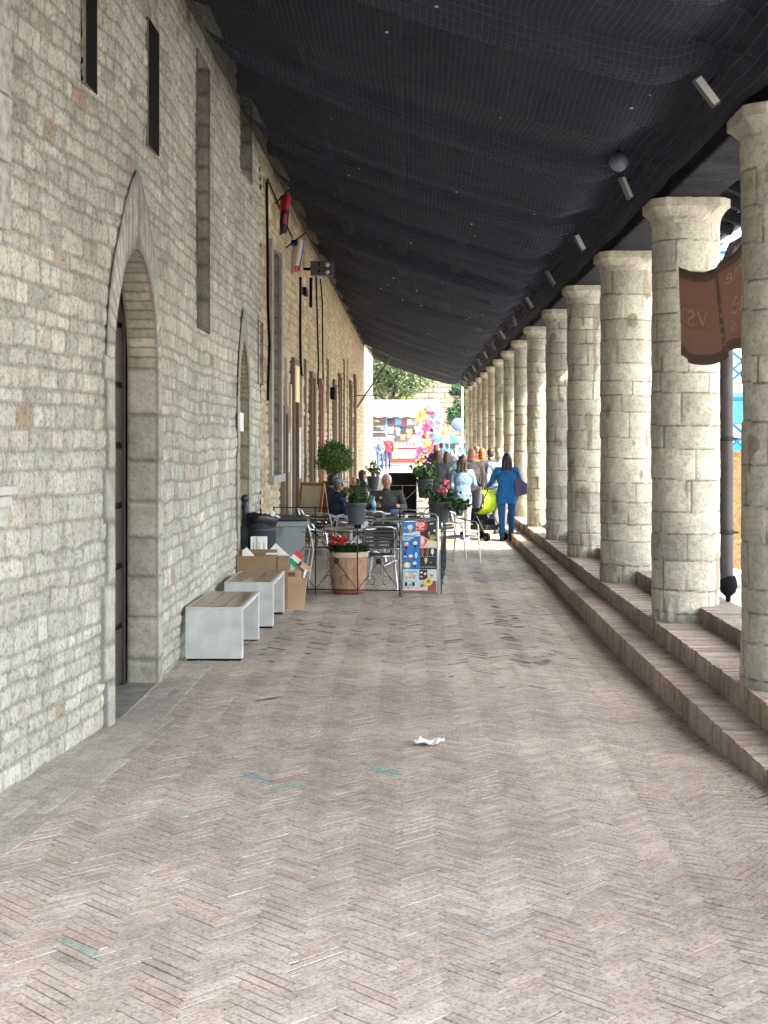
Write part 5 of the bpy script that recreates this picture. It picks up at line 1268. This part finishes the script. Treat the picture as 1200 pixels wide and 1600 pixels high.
person(725, 41, 0, 'small dark-haired child between the old man and the man in taupe', (.10, .12, .18), (.05, .06, .1), (.06, .05, .05), 1.48)
person(594, 74, -8, 'stall customer in a white shirt with a blue backpack', (.42, .42, .47), (.05, .12, .30), (.30, .20, .14), 1.66, female=True)
person(606, 74, 8, 'fair-haired stall customer in a red top and dark jeans', (.36, .02, .03), (.02, .035, .13), (.55, .42, .28), 1.74, skin=SK2)
m = MB(); m.sphere((0, 0, 0), (.16, .10, .22), 14, 10); o = m.build('blue_backpack', C((.06, .16, .55)), None, (wx(594, 73.8), 73.8, float(gz(74)) + 1.20)); tag(o, 'bright blue backpack worn by the customer in white', 'backpack')
person(698, 34, -4, 'woman in a dark teal coat with brown hair between the leather jacket and the denim', (.03, .06, .07), (.03, .03, .04), (.09, .05, .03), 1.66, hairlen='bob', female=True)
person(767, 33, 3, 'tall dark-haired man in charcoal just left of the blue suit', (.05, .05, .06), (.04, .04, .05), (.04, .03, .02), 1.76)
person(745, 39, 6, 'person in a burgundy pullover far along the walk near the orange top', (.16, .03, .04), (.05, .06, .10), (.16, .10, .06), 1.72)
person(690, 50, 0, 'distant person in a pale grey top before the balloons', (.25, .25, .27), (.06, .08, .14), (.10, .07, .05), 1.68)
# -- seated
e, hdp, V3, k = person(524, 24.1, -68, 'seated man in a navy jacket and grey cap, looking along the table', (.012, .025, .075), (.03, .03, .05), (.12, .10, .09), 1.74, sit=True, skin=SK2, lean=.05, arms=(((-.25, .10, .72), (-.16, .32, .76)), ((.25, .10, .72), (.14, .34, .76))), bulk=1.12)
def capb(m): m.sphere(hdp((0, -.01, .062)), (.088, .10, .070)); m.sphere(hdp((0, .105, .052)), (.062, .07, .012))
blob('cap', capb, .009, C((.18, .22, .27)), e, 2)
e, hdp, V3, k = person(604, 24.85, 176, 'seated white-haired man in a dark grey polo shirt facing the camera', (.055, .058, .055), (.05, .08, .16), (.60, .56, .52), 1.80, sit=True, skin=SK2, lean=-.02, arms=(((-.30, .10, .74), (-.24, .36, .77)), ((.30, .12, .74), (.14, .36, .77))), bulk=1.22, head_turn=8)
def shd(m): pass
m = MB(); m.box((.09 , .16, .95), (.05, .02, .03)); m.build('chest_logo', C((.5, .45, .42)), e)
person(519, 26.3, -20, 'dark-haired person sitting behind the man in the cap', (.02, .025, .05), (.03, .03, .04), (.012, .010, .010), 1.74, sit=True)
person(566, 33.1, -70, 'seated black-haired woman in a dark jacket near the wall', (.035, .037, .045), (.04, .04, .05), (.012, .010, .011), 1.66, sit=True, female=True, hairlen='bob')
person(554, 31.6, -60, 'child in a pink vest sitting by the wall', (.60, .06, .20), (.08, .09, .14), (.40, .22, .12), 1.36, sit=True, z=.12)
# -- stroller
e = empty('baby_stroller', (wx(757, 27.6), 27.75, GZ(1.4, 27.6)), R(42), 'black baby stroller with a lime green hood pushed by the woman in blue', 'stroller')
m = MB(); n1, n2 = 14, 8; vs = []
for i in range(n1 + 1):
    a = R(-100 + 150 * i / n1)
    for j in range(n2 + 1):
        t = -1 + 2 * j / n2; r_ = .30 * math.sqrt(max(0, 1 - .28 * t * t)); vs.append((-.02 + .21 * t + .0, .02 - math.cos(a) * r_, .78 + math.sin(a) * r_ * .95))
fs = [(i * (n2 + 1) + j, i * (n2 + 1) + j + 1, (i + 1) * (n2 + 1) + j + 1, (i + 1) * (n2 + 1) + j) for i in range(n1) for j in range(n2)]
m.add(vs, fs, 0, True); h_ = m.build('hood', C((.36, .55, .02), .6), e); h_.modifiers.new('t', 'SOLIDIFY').thickness = .012
m = MB()
for j in (0, n2): m.tube([vs[i * (n2 + 1) + j] for i in range(n1 + 1)], .008, 6)
m.build('hood_piping', C((.18, .28, .02)), h_)
m = MB(); m.prism([(-.12, .30), (.28, .33), (.36, .60), (.20, .62), (.08, .42), (-.10, .40)], -.19, .19, lambda v: Vector((v.z, v.x, v.y))); m.build('seat', M['black'], e)
m = MB(); m.prism([(-.2, .20), (.2, .20), (.24, .30), (-.24, .30)], -.17, .17, lambda v: Vector((v.z, v.x, v.y))); m.build('basket', C((.03, .035, .045)), e)
m = MB()
for s_ in (-1, 1):
    m.tube([(s_ * .22, -.34, 1.02), (s_ * .23, -.1, .60), (s_ * .22, .34, .10)], .012, 8); m.tube([(s_ * .23, -.02, .48), (s_ * .24, -.30, .09)], .012, 8)
m.tube([(-.22, -.34, 1.02), (0, -.38, 1.05), (.22, -.34, 1.02)], .015, 8); m.build('chassis', C((.05, .05, .06), .4, .6), e)
for x in (-.24, .24):
    for y in (-.31, .34):
        m = MB()
        for s_ in (-.018, .018): m.lathe([(.04, -.012), (.075, -.012), (.082, 0), (.075, .012), (.04, .012)], (x + s_, y, .082), 18, rot=Matrix.Rotation(R(90), 3, 'Y'))
        w_ = m.build('wheel', M['black'], e); m = MB(); m.lathe([(.001, -.03), (.03, -.03), (.03, .03), (.001, .03)], (x, y, .082), 10, rot=Matrix.Rotation(R(90), 3, 'Y')); m.build('hub', C((.5, .5, .5)), w_)
# ================================================================== ACROSS THE STREET AND BEYOND THE WALK
b = empty('townhouse', (44, 0, 0), 0, 'low pale plastered townhouse row on the far side of the side street', 'building')
m = MB(); m.box((0, 0, 3.4), (8, 90, 6.8)); m.build('wall', C((.60, .57, .50), .9, 0, .1), b)
m = MB(); m.box((0, 0, 6.9), (9, 91, .25)); m.build('roof', C((.25, .13, .09)), b)
for k in range(14):
    for z in (1.6, 5.0):
        m = MB(); m.box((-4.02, -40 + k * 6, z), (.1, 1.1, 1.8), bev=.01); m.build('window', C((.10, .14, .10)), b)
# white marquee roof over the side street, carried by blue poles: its unseen length is added to shade the near walk
e = empty('shading_marquee', (6.1, 6, Z3), 0, 'long white fabric marquee roof over the side street, lengthened out of view to shade the walk', 'marquee')
m = MB(); ya_, yb_ = -18, 16.3; n = 68; mm = 10; x0_, x1_ = -2.75, 2.6
vs = [(x0_ + (x1_ - x0_) * i / mm, ya_ + (yb_ - ya_) * j / n, 3.95 + .75 * math.sin(math.pi * i / mm) - .12 * abs(math.sin(j * math.pi / 8))) for j in range(n + 1) for i in range(mm + 1)]
m.add(vs, [(j * (mm + 1) + i, j * (mm + 1) + i + 1, (j + 1) * (mm + 1) + i + 1, (j + 1) * (mm + 1) + i) for j in range(n) for i in range(mm)], 0, True)
m.build('canopy', fabric('marquee_fabric', (.88, .88, .88), .55), e)
for j in range(0, n + 1, 8):
    m = MB(); y = ya_ + (yb_ - ya_) * j / n; P = [(x0_ + (x1_ - x0_) * i / mm, y, 3.90 + .75 * math.sin(math.pi * i / mm)) for i in range(mm + 1)]; m.tube(P, .03, 6); m.tube([P[0], P[-1]], .022, 6); m.tube([P[2], (0, y, 3.9), P[8]], .02, 6)
    m.build('hoop', C((.55, .57, .60), .4, .5), e)
for j in range(0, n + 1, 16):
    for x in (x0_, x1_): y = ya_ + (yb_ - ya_) * j / n; m = MB(); m.tube([(x, y, 0), (x, y, 3.9)], .04, 8); m.build('pole', M['blue'], e)
# tall stone wall closing the square
YW = 112.0
def flatrubble(name, x0, x1, z0, z1, y, step, seed, tone):
    xs = np.arange(x0, x1 + step, step); zs = np.arange(z0, z1 + step, step); X, Z = np.meshgrid(xs, zs); r = np.random.default_rng(seed)
    zb = np.cumsum(r.uniform(.28, .42, 80)) + z0 - .3; zz = Z + vnoise(X + 200, Z + 9, 3, seed) * .15; row = np.clip(np.searchsorted(zb, zz) - 1, 0, 78)
    wst = .65; col = np.floor((X + row * .31 + vnoise(X + 200, Z, .8, seed + 1) * .3) / wst).astype(int)
    tn = r.random((80, 2000)); t = tn[row, (col + 900) % 2000]
    dz = np.minimum(zz - zb[row], zb[row + 1] - zz); dx = np.mod(X + row * .31, wst); dd = np.minimum(dz, np.minimum(dx, wst - dx)); w_ = sstep(dd / .08)
    Y = y - w_ * .05 - t * .04; C_ = np.array(tone)[None, None] * (.72 + .45 * t)[..., None] * (.62 + .38 * w_)[..., None]
    nx = len(xs); i, j = np.meshgrid(np.arange(nx - 1), np.arange(len(zs) - 1)); a = (j * nx + i).ravel()
    return np_mesh(name, np.stack([X, Y, Z], -1).reshape(-1, 3), np.stack([a, a + 1, a + nx + 1, a + nx], -1), C_.reshape(-1, 3))
e = empty('town_wall', (0, YW, 0), 0, 'tall sunlit pale stone wall closing the far side of the square', 'wall')
o = link_mesh('masonry', flatrubble('town_wall', -14, 16, -.3, 13, 0, .085, 4, (.27, .235, .18)), M['ashlar'], e)
m = MB(); m.box((1, 1.0, 6.4), (31, 1.6, 13.0)); m.build('core', C((.4, .36, .3)), e)
for x, z in ((3.9, 6.4), (-6.5, 5.5)): m = MB(); m.box((x, -.1, z), (.9, .1, 1.5), bev=.02); m.build('window', C((.2, .16, .12)), e)
# trees
def tree(name, x, y, h, cr, cz, nleaf, lab, seed, L=.22, mats=None, lean=0.0, clumps=60, pts=None):
    random.seed(seed); z0 = float(gz(y)); e = empty(name, (x, y, z0), 0, lab, 'tree')
    m = MB(); top = Vector((lean, 0, cz)); m.tube([(0, 0, -.1), (lean * .3, .1, cz * .35), (lean * .7, 0, cz * .7), top], [cr * .075, cr * .06, cr * .05, cr * .02], 10)
    for k in range(9):
        a = 2.4 * k; d = Vector((math.cos(a) * cr * .6, math.sin(a) * cr * .6, cr * random.uniform(.0, .5))); s_ = Vector((lean * .6, 0, cz * random.uniform(.55, .8)))
        m.tube([s_, s_ + d * .5 + Vector((0, 0, .2)), top + d], [cr * .035, cr * .022, cr * .008], 6)
    m.build('trunk', M['bark'], e)
    m = MB(); crown(m, (lean, 0, cz + cr * .15), (cr, cr, cr * .75), nleaf, L, L * .55, clumps, .25, (0, 0, 1)); m.build('crown', mats or [M['leaftree'], C((.16, .19, .08))], e)
    return e
tree('oak_tree', wx(596, 98), 98, 9, 3.3, 5.9, 15000, 'broad grey-green holm oak behind the market stall, on the left', 61, .24, lean=1.0, clumps=70)
tree('oak_tree', wx(560, 106), 106, 9, 3.0, 6.2, 6000, 'second grey-green oak half hidden behind the end of the arcade building', 62, .26)
tree('cypress_bush', wx(730, 92), 92, 6, 1.5, 3.0, 7000, 'dark green ivy-like tree next to the last columns', 63, .17, mats=[M['leafdark'], M['leaf']], clumps=40)
tree('cypress_bush', wx(726, 95), 95, 6, 1.3, 4.9, 4500, 'upper dark green tree leaning over the road sign', 64, .17, mats=[M['leafdark'], M['leaf']], clumps=34)
tree('shrub', wx(632, 104), 104, 3, .9, 4.3, 1500, 'small yellow-green bush above the stall awning', 65, .14, mats=[C((.25, .32, .04)), M['leaf']])
# ---- souvenir stall
YS = 80.0; zs0 = float(gz(YS)); sx0, sx1 = -3.6, wx(688, YS); ZA = lambda py: wz(py, YS)
e = empty('souvenir_stall', ((sx0 + sx1) / 2, YS, zs0), 0, 'white awninged souvenir stall packed with clothes and toys at the end of the walk', 'market stall')
W_ = sx1 - sx0; cxs = (sx0 + sx1) / 2
def SX(px): return wx(px, YS) - cxs
m = MB(); m.box((0, 1.3, ZA(629) - zs0), (W_, 3.0, .30), bev=.03); m.box((0, -.25, ZA(636) - zs0), (W_ + .1, .12, .16), bev=.02); m.build('roof', C((.24, .28, .33)), e)
m = MB(); n = 40; top, bot = ZA(638) - zs0, ZA(652) - zs0
vs = [(-W_ / 2 + W_ * i / n, -.3 + (.05 if i % 2 else 0) - .25 * s_, top + (bot - top) * s_ + (.03 * math.sin(i * 1.3) if s_ else 0)) for s_ in (0, 1) for i in range(n + 1)]
m.add(vs, [(i, i + 1, n + 2 + i, n + 1 + i) for i in range(n)]); q = m.build('awning', C((.30, .31, .34)), e); q.modifiers.new('t', 'SOLIDIFY').thickness = .02
for x in (-W_ / 2, SX(604), SX(655), W_ / 2): m = MB(); m.tube([(x, -.1, 0), (x, -.1, ZA(640) - zs0)], .035, 8); m.build('post', C((.5, .55, .6)), e)
m = MB(); m.box((0, 2.4, (ZA(700) - zs0 + ZA(640) - zs0) / 2), (W_, .05, 2.9)); m.build('back_cloth', C((.22, .20, .20)), e)
m = MB(); m.box((SX(632), -.1, (ZA(699) - zs0 + .15) / 2 + .05), (SX(658) - SX(608), 1.0, ZA(699) - zs0 - .15), bev=.01); m.build('counter', C((.42, .03, .03)), e)
m = MB(); m.box((SX(632), -.1, ZA(698) - zs0), (SX(660) - SX(606), 1.1, .06)); m.build('counter_top', C((.72, .70, .66)), e)
m = MB(); m.box((SX(617.5), -.62, ZA(709) - zs0), (.26, .02, .55)); m.box((SX(617.5), -.635, ZA(709) - zs0), (.16, .01, .4), mi=1); m.build('counter_poster', [C((.80, .68, .12)), C((.80, .80, .74))], e)
m = MB(); m.box((SX(636), -.62, ZA(709) - zs0), (SX(650) - SX(622), .02, .48))
random.seed(4)
for r_ in range(4):
    for k in range(9): m.box((SX(624) + k * .105, -.635, ZA(704) - zs0 - r_ * .12), (.05, .01, .06), mi=1)
m.build('magnet_panel', [C((.72, .70, .66)), C((.10, .08, .10))], e)
def good(name, px, py, w_, h, col, lab, cat, shape='cloth', y=YS - .15, grp='goods hung on the souvenir stall'):
    m = MB(); 
    if shape == 'shirt': m.prism([(-.5, .5), (-.2, .5), (0, .43), (.2, .5), (.5, .5), (.68, .22), (.46, .12), (.40, .2), (.40, -.5), (-.40, -.5), (-.40, .2), (-.46, .12), (-.68, .22)], -.02, .02, lambda v: Vector((v.x * w_, v.z, v.y * h)))
    elif shape == 'cloth':
        n = 8; m.prism([(-.5 + k / n, .5) for k in range(n + 1)] + [(.5 - k / n, -.5 + .03 * math.sin(k * 2.1)) for k in range(n + 1)], -.025, .025, lambda v: Vector((v.x * w_, v.z + .02 * math.sin(v.x * 25), v.y * h)))
    elif shape == 'hat': m.lathe([(.001, .5), (.25, .45), (.3, .1), (.55, 0), (.5, -.02), (.001, -.02)], (0, 0, 0), 16); m.v = [(a * w_, b_ * w_, c * h) for a, b_, c in m.v]
    elif shape == 'box': m.box((0, 0, 0), (w_, .2, h), bev=.015)
    else: m.sphere((0, 0, 0), (w_ / 2, w_ / 2, h / 2), 12, 8); m.sphere((0, -.02, h * .55), (w_ / 3, w_ / 3, h / 3), 10, 6)
    o = m.build(name, C(col), None, (wx(px, y), y, wz(py, y))); tag(o, lab, cat, grp); return o
good('scarf', 609, 658, .30, .30, (.05, .05, .08), 'black scarf folded under the awning, left of the row', 'scarf')
good('scarf', 615, 658, .16, .30, (.22, .03, .06), 'dark red scarf beside the black one under the awning', 'scarf')
good('scarf', 622, 659, .38, .34, (.10, .28, .42), 'blue patterned scarf in the middle of the awning row', 'scarf')
good('scarf', 632, 659, .18, .38, (.40, .03, .07), 'crimson scarf right of the blue one', 'scarf')
good('scarf', 640, 659, .28, .34, (.45, .38, .33), 'beige striped scarf near the right end of the row', 'scarf')
good('scarf', 648, 659, .25, .32, (.30, .27, .27), 'grey-brown scarf last in the row', 'scarf')
good('tshirt', 630, 672, .34, .42, (.03, .03, .05), 'black t-shirt with a white print hung mid-stall', 't-shirt', 'shirt')
good('tshirt', 640, 677, .30, .50, (.34, .20, .09), 'brown hooded top right of the black t-shirt', 't-shirt', 'shirt')
good('tshirt', 648, 673, .24, .40, (.22, .04, .06), 'maroon t-shirt beside the brown top', 't-shirt', 'shirt')
good('tshirt', 652, 671, .28, .36, (.75, .73, .72), 'upper white t-shirt at the stall\'s right end', 't-shirt', 'shirt', YS - .3)
good('tshirt', 651, 688, .32, .44, (.74, .70, .70), 'lower white t-shirt above the counter', 't-shirt', 'shirt', YS - .3)
good('tshirt', 622, 674, .24, .44, (.20, .34, .40), 'teal t-shirt left of the black one', 't-shirt', 'shirt')
good('tshirt', 611, 672, .30, .38, (.52, .45, .36), 'sand coloured embroidered top on the stall', 't-shirt', 'shirt')
good('tshirt', 611, 686, .32, .40, (.42, .38, .36), 'grey printed top low on the stall', 't-shirt', 'shirt')
good('tshirt', 602.5, 670, .10, .55, (.10, .32, .60), 'slim bright blue top on the left post', 't-shirt', 'cloth')
good('apron', 629.5, 683, .28, .30, (.60, .16, .06), 'orange red apron over the counter', 'apron', 'shirt')
good('straw_hat', 588, 659, .50, .28, (.60, .40, .08), 'yellow straw hat on the upper left shelf', 'hat', 'hat')
good('felt_hat', 594, 655, .40, .24, (.50, .08, .05), 'red hat behind the yellow one', 'hat', 'hat')
good('felt_hat', 590, 668, .48, .24, (.16, .12, .10), 'dark brown hat on the second shelf', 'hat', 'hat')
good('felt_hat', 596, 671, .36, .24, (.30, .24, .20), 'taupe hat beside the dark brown one', 'hat', 'hat')
for k in range(4):
    m = MB(); m.box((0, 0, 0), (.75, .5, .05)); zz = (666, 675, 684, 700)[k]
    m.build('shelf', C((.6, .55, .45)), e, (SX(591.5), .1, ZA(zz) - zs0))
random.seed(12)
toy = [(.7, .1, .1), (.1, .2, .6), (.8, .5, .1), (.75, .7, .65), (.15, .4, .2), (.6, .1, .4), (.3, .15, .08)]
cn = ['red', 'blue', 'orange', 'cream', 'green', 'magenta', 'brown']
for k in range(8):
    ci_ = k % 7
    good('soft_toy', 611 + k * 5.2, 695, .18, .17, toy[ci_], '%s soft toy, number %s from the left along the stall counter' % (cn[ci_], ['one', 'two', 'three', 'four', 'five', 'six', 'seven', 'eight'][k]), 'toy', 'toy', YS - .35, 'soft toys along the counter')
for k in range(4):
    good('postcard_rack', 588 + (k % 2) * 8, 692 + (k // 2) * 14, .42, .34, (.66, .62, .56), '%s rack of small trinkets at the stall\'s left side' % ['upper left', 'upper right', 'lower left', 'lower right'][k], 'rack', 'box', YS - .3, 'trinket racks')
    o = bpy.context.scene.objects[-1] if False else None
m = MB()
for r_ in range(14):
    for k in range(9): m.box((wx(583.5 + k * 2.2, YS - .45), YS - .46, wz(686 + r_ * 2.4, YS - .45)), (.045, .02, .035), mi=(k + r_) % 3)
o = m.build('trinket_cards', [C((.12, .10, .12)), C((.5, .15, .12)), C((.72, .70, .66))]); tag(o, 'rows of small dark trinkets pinned on the racks at the stall\'s left side', 'trinkets'); o['kind'] = 'stuff'
# ---- foil balloons
random.seed(99)
bc = [((.80, .15, .45), 'pink'), ((.10, .35, .75), 'blue'), ((.80, .78, .80), 'white'), ((.85, .40, .05), 'orange'), ((.65, .05, .08), 'red'), ((.45, .12, .60), 'violet'), ((.75, .62, .10), 'yellow'), ((.75, .40, .60), 'rose'), ((.20, .55, .70), 'aqua'), ((.35, .60, .10), 'lime')]
spots_ = [(659, 646, 3, 1.2), (668, 642, 4, 1.1), (676, 645, 0, 1), (682, 648, 1, 1.6), (664, 652, 6, 1), (657, 657, 6, 1.3), (668, 654, 5, 1), (673, 660, 0, 1.3), (682, 656, 8, 1.1), (687, 661, 7, 1), (660, 665, 2, 1.2), (667, 667, 0, 1.5), (676, 669, 5, 1.2), (684, 671, 2, 1.5), (691, 675, 3, 1.1), (656, 676, 7, 1), (664, 680, 4, 1.3), (672, 680, 2, 1.2), (681, 682, 8, 1.1), (689, 684, 9, .8), (694, 681, 7, .9), (659, 691, 2, 1), (668, 692, 3, 1.1), (677, 692, 7, 1.2), (685, 693, 2, 1.1), (655, 703, 0, 1), (663, 705, 5, 1), (671, 703, 3, 1.3), (679, 704, 0, 1), (687, 706, 8, 1), (652, 714, 7, .9), (659, 716, 3, 1.1), (667, 717, 0, 1), (675, 716, 6, .9), (650, 722, 4, .7), (655, 728, 9, .9), (662, 729, 2, 1), (669, 727, 7, 1)]
YBn = 73.0; seen = {}
for k, (px, py, ci_, s_) in enumerate(spots_):
    col_, nm = bc[ci_]; yy = YBn + random.uniform(-.35, .35); m = MB(); r_ = .19 * s_
    form = k % 3; n = 20; prof_ = []
    vs = []
    for j in range(7):
        f_ = j / 6; bulge = math.sin(f_ * math.pi) ** .5 * .45 if 0 < j < 6 else 0
        for i in range(n):
            a = 2 * math.pi * i / n; sh = 1 + (.22 * math.cos(5 * a) if form == 1 else (.15 * math.cos(2 * a) if form == 2 else 0)); rr = r_ * sh * math.sin(f_ * math.pi) ** .45 if 0 < j < 6 else .001
            vs.append((rr * math.cos(a), (f_ - .5) * r_ * .8, rr * math.sin(a)))
    m.add(vs, [(j * n + i, j * n + (i + 1) % n, (j + 1) * n + (i + 1) % n, (j + 1) * n + i) for j in range(6) for i in range(n)], 0, True)
    o2 = C(tuple(c * .5 for c in bc[(ci_ * 3 + 4) % 10][0]), .3)
    m.sphere((r_ * .1, -r_ * .36, r_ * .1), (r_ * .45, r_ * .12, r_ * .35), 10, 6, 1)
    o = m.build('foil_balloon', [C(tuple(c * .5 for c in col_), .3, .0), o2], None, (wx(px, yy), yy, wz(py, yy)), (random.uniform(-.4, .4), random.uniform(-.6, .6), random.uniform(-.7, .7)))
    row_ = 'top' if py < 655 else 'upper middle' if py < 675 else 'middle' if py < 696 else 'lower' if py < 712 else 'bottom'
    side = 'left' if px < 662 else 'centre' if px < 676 else 'right'
    key = (nm, row_, side); seen[key] = seen.get(key, 0) + 1
    big = '' if seen[key] == 1 else ' (the lower one)'
    tag(o, '%s foil balloon at the %s %s of the balloon bunch%s' % (nm, row_, side, big), 'balloon', 'foil balloons in the seller\'s bunch')
m = MB()
for k in range(10): m.tube([(0, 0, .4), (random.uniform(-.4, .6), random.uniform(-.3, .3), random.uniform(1, 2.6))], .004, 4)
m.tube([(0, 0, 0), (0, 0, 2.0)], .02, 6); m.lathe([(.001, 0), (.2, 0), (.2, .06), (.03, .08)], (0, 0, 0), 16); o = m.build('balloon_stand', C((.3, .3, .32)), None, (wx(666, YBn), YBn, float(gz(YBn)))); tag(o, 'weighted stand and strings holding the balloon bunch', 'stand')
# ---- road sign, parasol, parked car
e = empty('road_sign', (wx(722.5, 66), 66, float(gz(66))), 0, 'grey pole with a round blue road sign, facing away beside the last column', 'road sign')
m = MB(); m.tube([(0, 0, 0), (0, 0, 4.1)], .045, 10); m.build('pole', C((.55, .60, .66), .4, .3), e)
m = MB(); m.lathe([(.001, -.015), (.29, -.015), (.30, 0), (.29, .015), (.001, .015)], (-.22, -.06, 2.35), 28, rot=Matrix.Rotation(R(90), 3, 'X')); m.build('disc', C((.08, .13, .26)), e)
m = MB(); m.box((-.10, -.05, 1.75), (.36, .03, .10), mi=0); m.box((-.05, -.05, 1.5), (.22, .03, .45), mi=1); m.build('plate', [C((.6, .2, .15)), C((.12, .42, .66))], e)
YC_ = 78.0
e = empty('parked_car', (wx(706, YC_), YC_, float(gz(YC_))), R(-78), 'blue small car parked right of the balloons', 'car')
m = MB(); side_ = [(-1.9, .25), (-1.95, .7), (-1.8, .85), (-1.1, .95), (-.5, 1.4), (.9, 1.45), (1.5, 1.0), (1.9, .9), (1.95, .3)]
m.prism(side_, -.8, .8, lambda v: Vector((v.x, v.z, v.y))); m.build('body', C((.03, .16, .42), .3), e)
m = MB(); m.prism([(-1.02, .98), (-.5, 1.35), (.85, 1.38), (1.35, 1.0)], -.805, .805, lambda v: Vector((v.x, v.z, v.y))); m.box((1.28, 0, 1.2), (.5, 1.3, .02), rot=Matrix.Rotation(R(40), 3, 'Y')); m.build('window', M['glass'], e)
for x in (-1.2, 1.2):
    for y in (-.75, .75):
        m = MB(); m.lathe([(.001, -.1), (.26, -.1), (.3, -.07), (.3, .07), (.26, .1), (.001, .1)], (x, y, .3), 20, rot=Matrix.Rotation(R(90), 3, 'X')); w_ = m.build('wheel', M['black'], e); m = MB(); m.lathe([(.001, -.11), (.17, -.11), (.17, .11), (.001, .11)], (x, y, .3), 12, rot=Matrix.Rotation(R(90), 3, 'X')); m.build('rim', M['alu'], w_)
for y in (-.6, .6): m = MB(); m.box((1.94, y, .75), (.06, .25, .14), bev=.02); m.build('tail_light', C((.5, .02, .02)), e)
e = empty('beach_umbrella', (wx(702, 70), 70, float(gz(70))), 0, 'bright blue and white parasol beside the balloons', 'parasol')
m = MB(); n = 16; vs = [(0, 0, 1.95)] + [(.85 * math.cos(2 * math.pi * k / n), .85 * math.sin(2 * math.pi * k / n), 1.42 + (.03 if k % 2 else 0)) for k in range(n)]
m.v = vs; 
for k in range(n): m.f.append((0, 1 + k, 1 + (k + 1) % n)); m.m.append((k // 2) % 2); m.sm.append(False)
m.build('canopy', [C((.02, .14, .42)), C((.12, .28, .40))], e); m = MB(); m.tube([(0, 0, 0), (0, 0, 2.0)], .02, 6); m.build('pole', M['alu'], e)
# ================================================================== LIGHT, SKY, CAMERA
w = bpy.data.worlds.new('World'); scene.world = w; w.use_nodes = True
nt = w.node_tree; bg = nt.nodes['Background']; sky = nt.nodes.new('ShaderNodeTexSky'); sky.sky_type = 'NISHITA'; sky.sun_disc = False
sd = Vector((.72, -.50, .80)).normalized()
el = math.asin(sd.z); sky.sun_elevation = el; sky.sun_rotation = math.atan2(sd.x, sd.y)
sky.air_density = 1.0; sky.dust_density = 2.0
nt.links.new(sky.outputs[0], bg.inputs[0]); bg.inputs[1].default_value = .15
ld = bpy.data.lights.new('sun', 'SUN'); ld.energy = 2.0; ld.angle = R(.5); ld.color = (1, .88, .70)
lo = bpy.data.objects.new('sun', ld); COL.objects.link(lo); lo.rotation_euler = (-sd).to_track_quat('-Z', 'Y').to_euler()
cd = bpy.data.cameras.new('camera'); co = bpy.data.objects.new('camera', cd); COL.objects.link(co)
co.location = (0, 0, H); co.rotation_euler = (R(90), 0, 0); cd.sensor_fit = 'AUTO'; cd.sensor_width = 36; cd.lens = F / 1600 * 36
cd.shift_x = -(VX - 600) / 1600; cd.shift_y = -(800 - VY) / 1600; cd.clip_start = .1; cd.clip_end = 2000
scene.camera = co
scene.view_settings.view_transform = 'Standard'; scene.view_settings.look = 'None'; scene.view_settings.exposure = 3.2; scene.view_settings.use_white_balance = True; scene.view_settings.white_balance_temperature = 6600; scene.view_settings.white_balance_tint = 6; scene.view_settings.gamma = 1
scene.render.resolution_x = 768; scene.render.resolution_y = 1024
scene.cycles.transparent_max_bounces = 16; scene.cycles.max_bounces = 8; scene.cycles.diffuse_bounces = 5
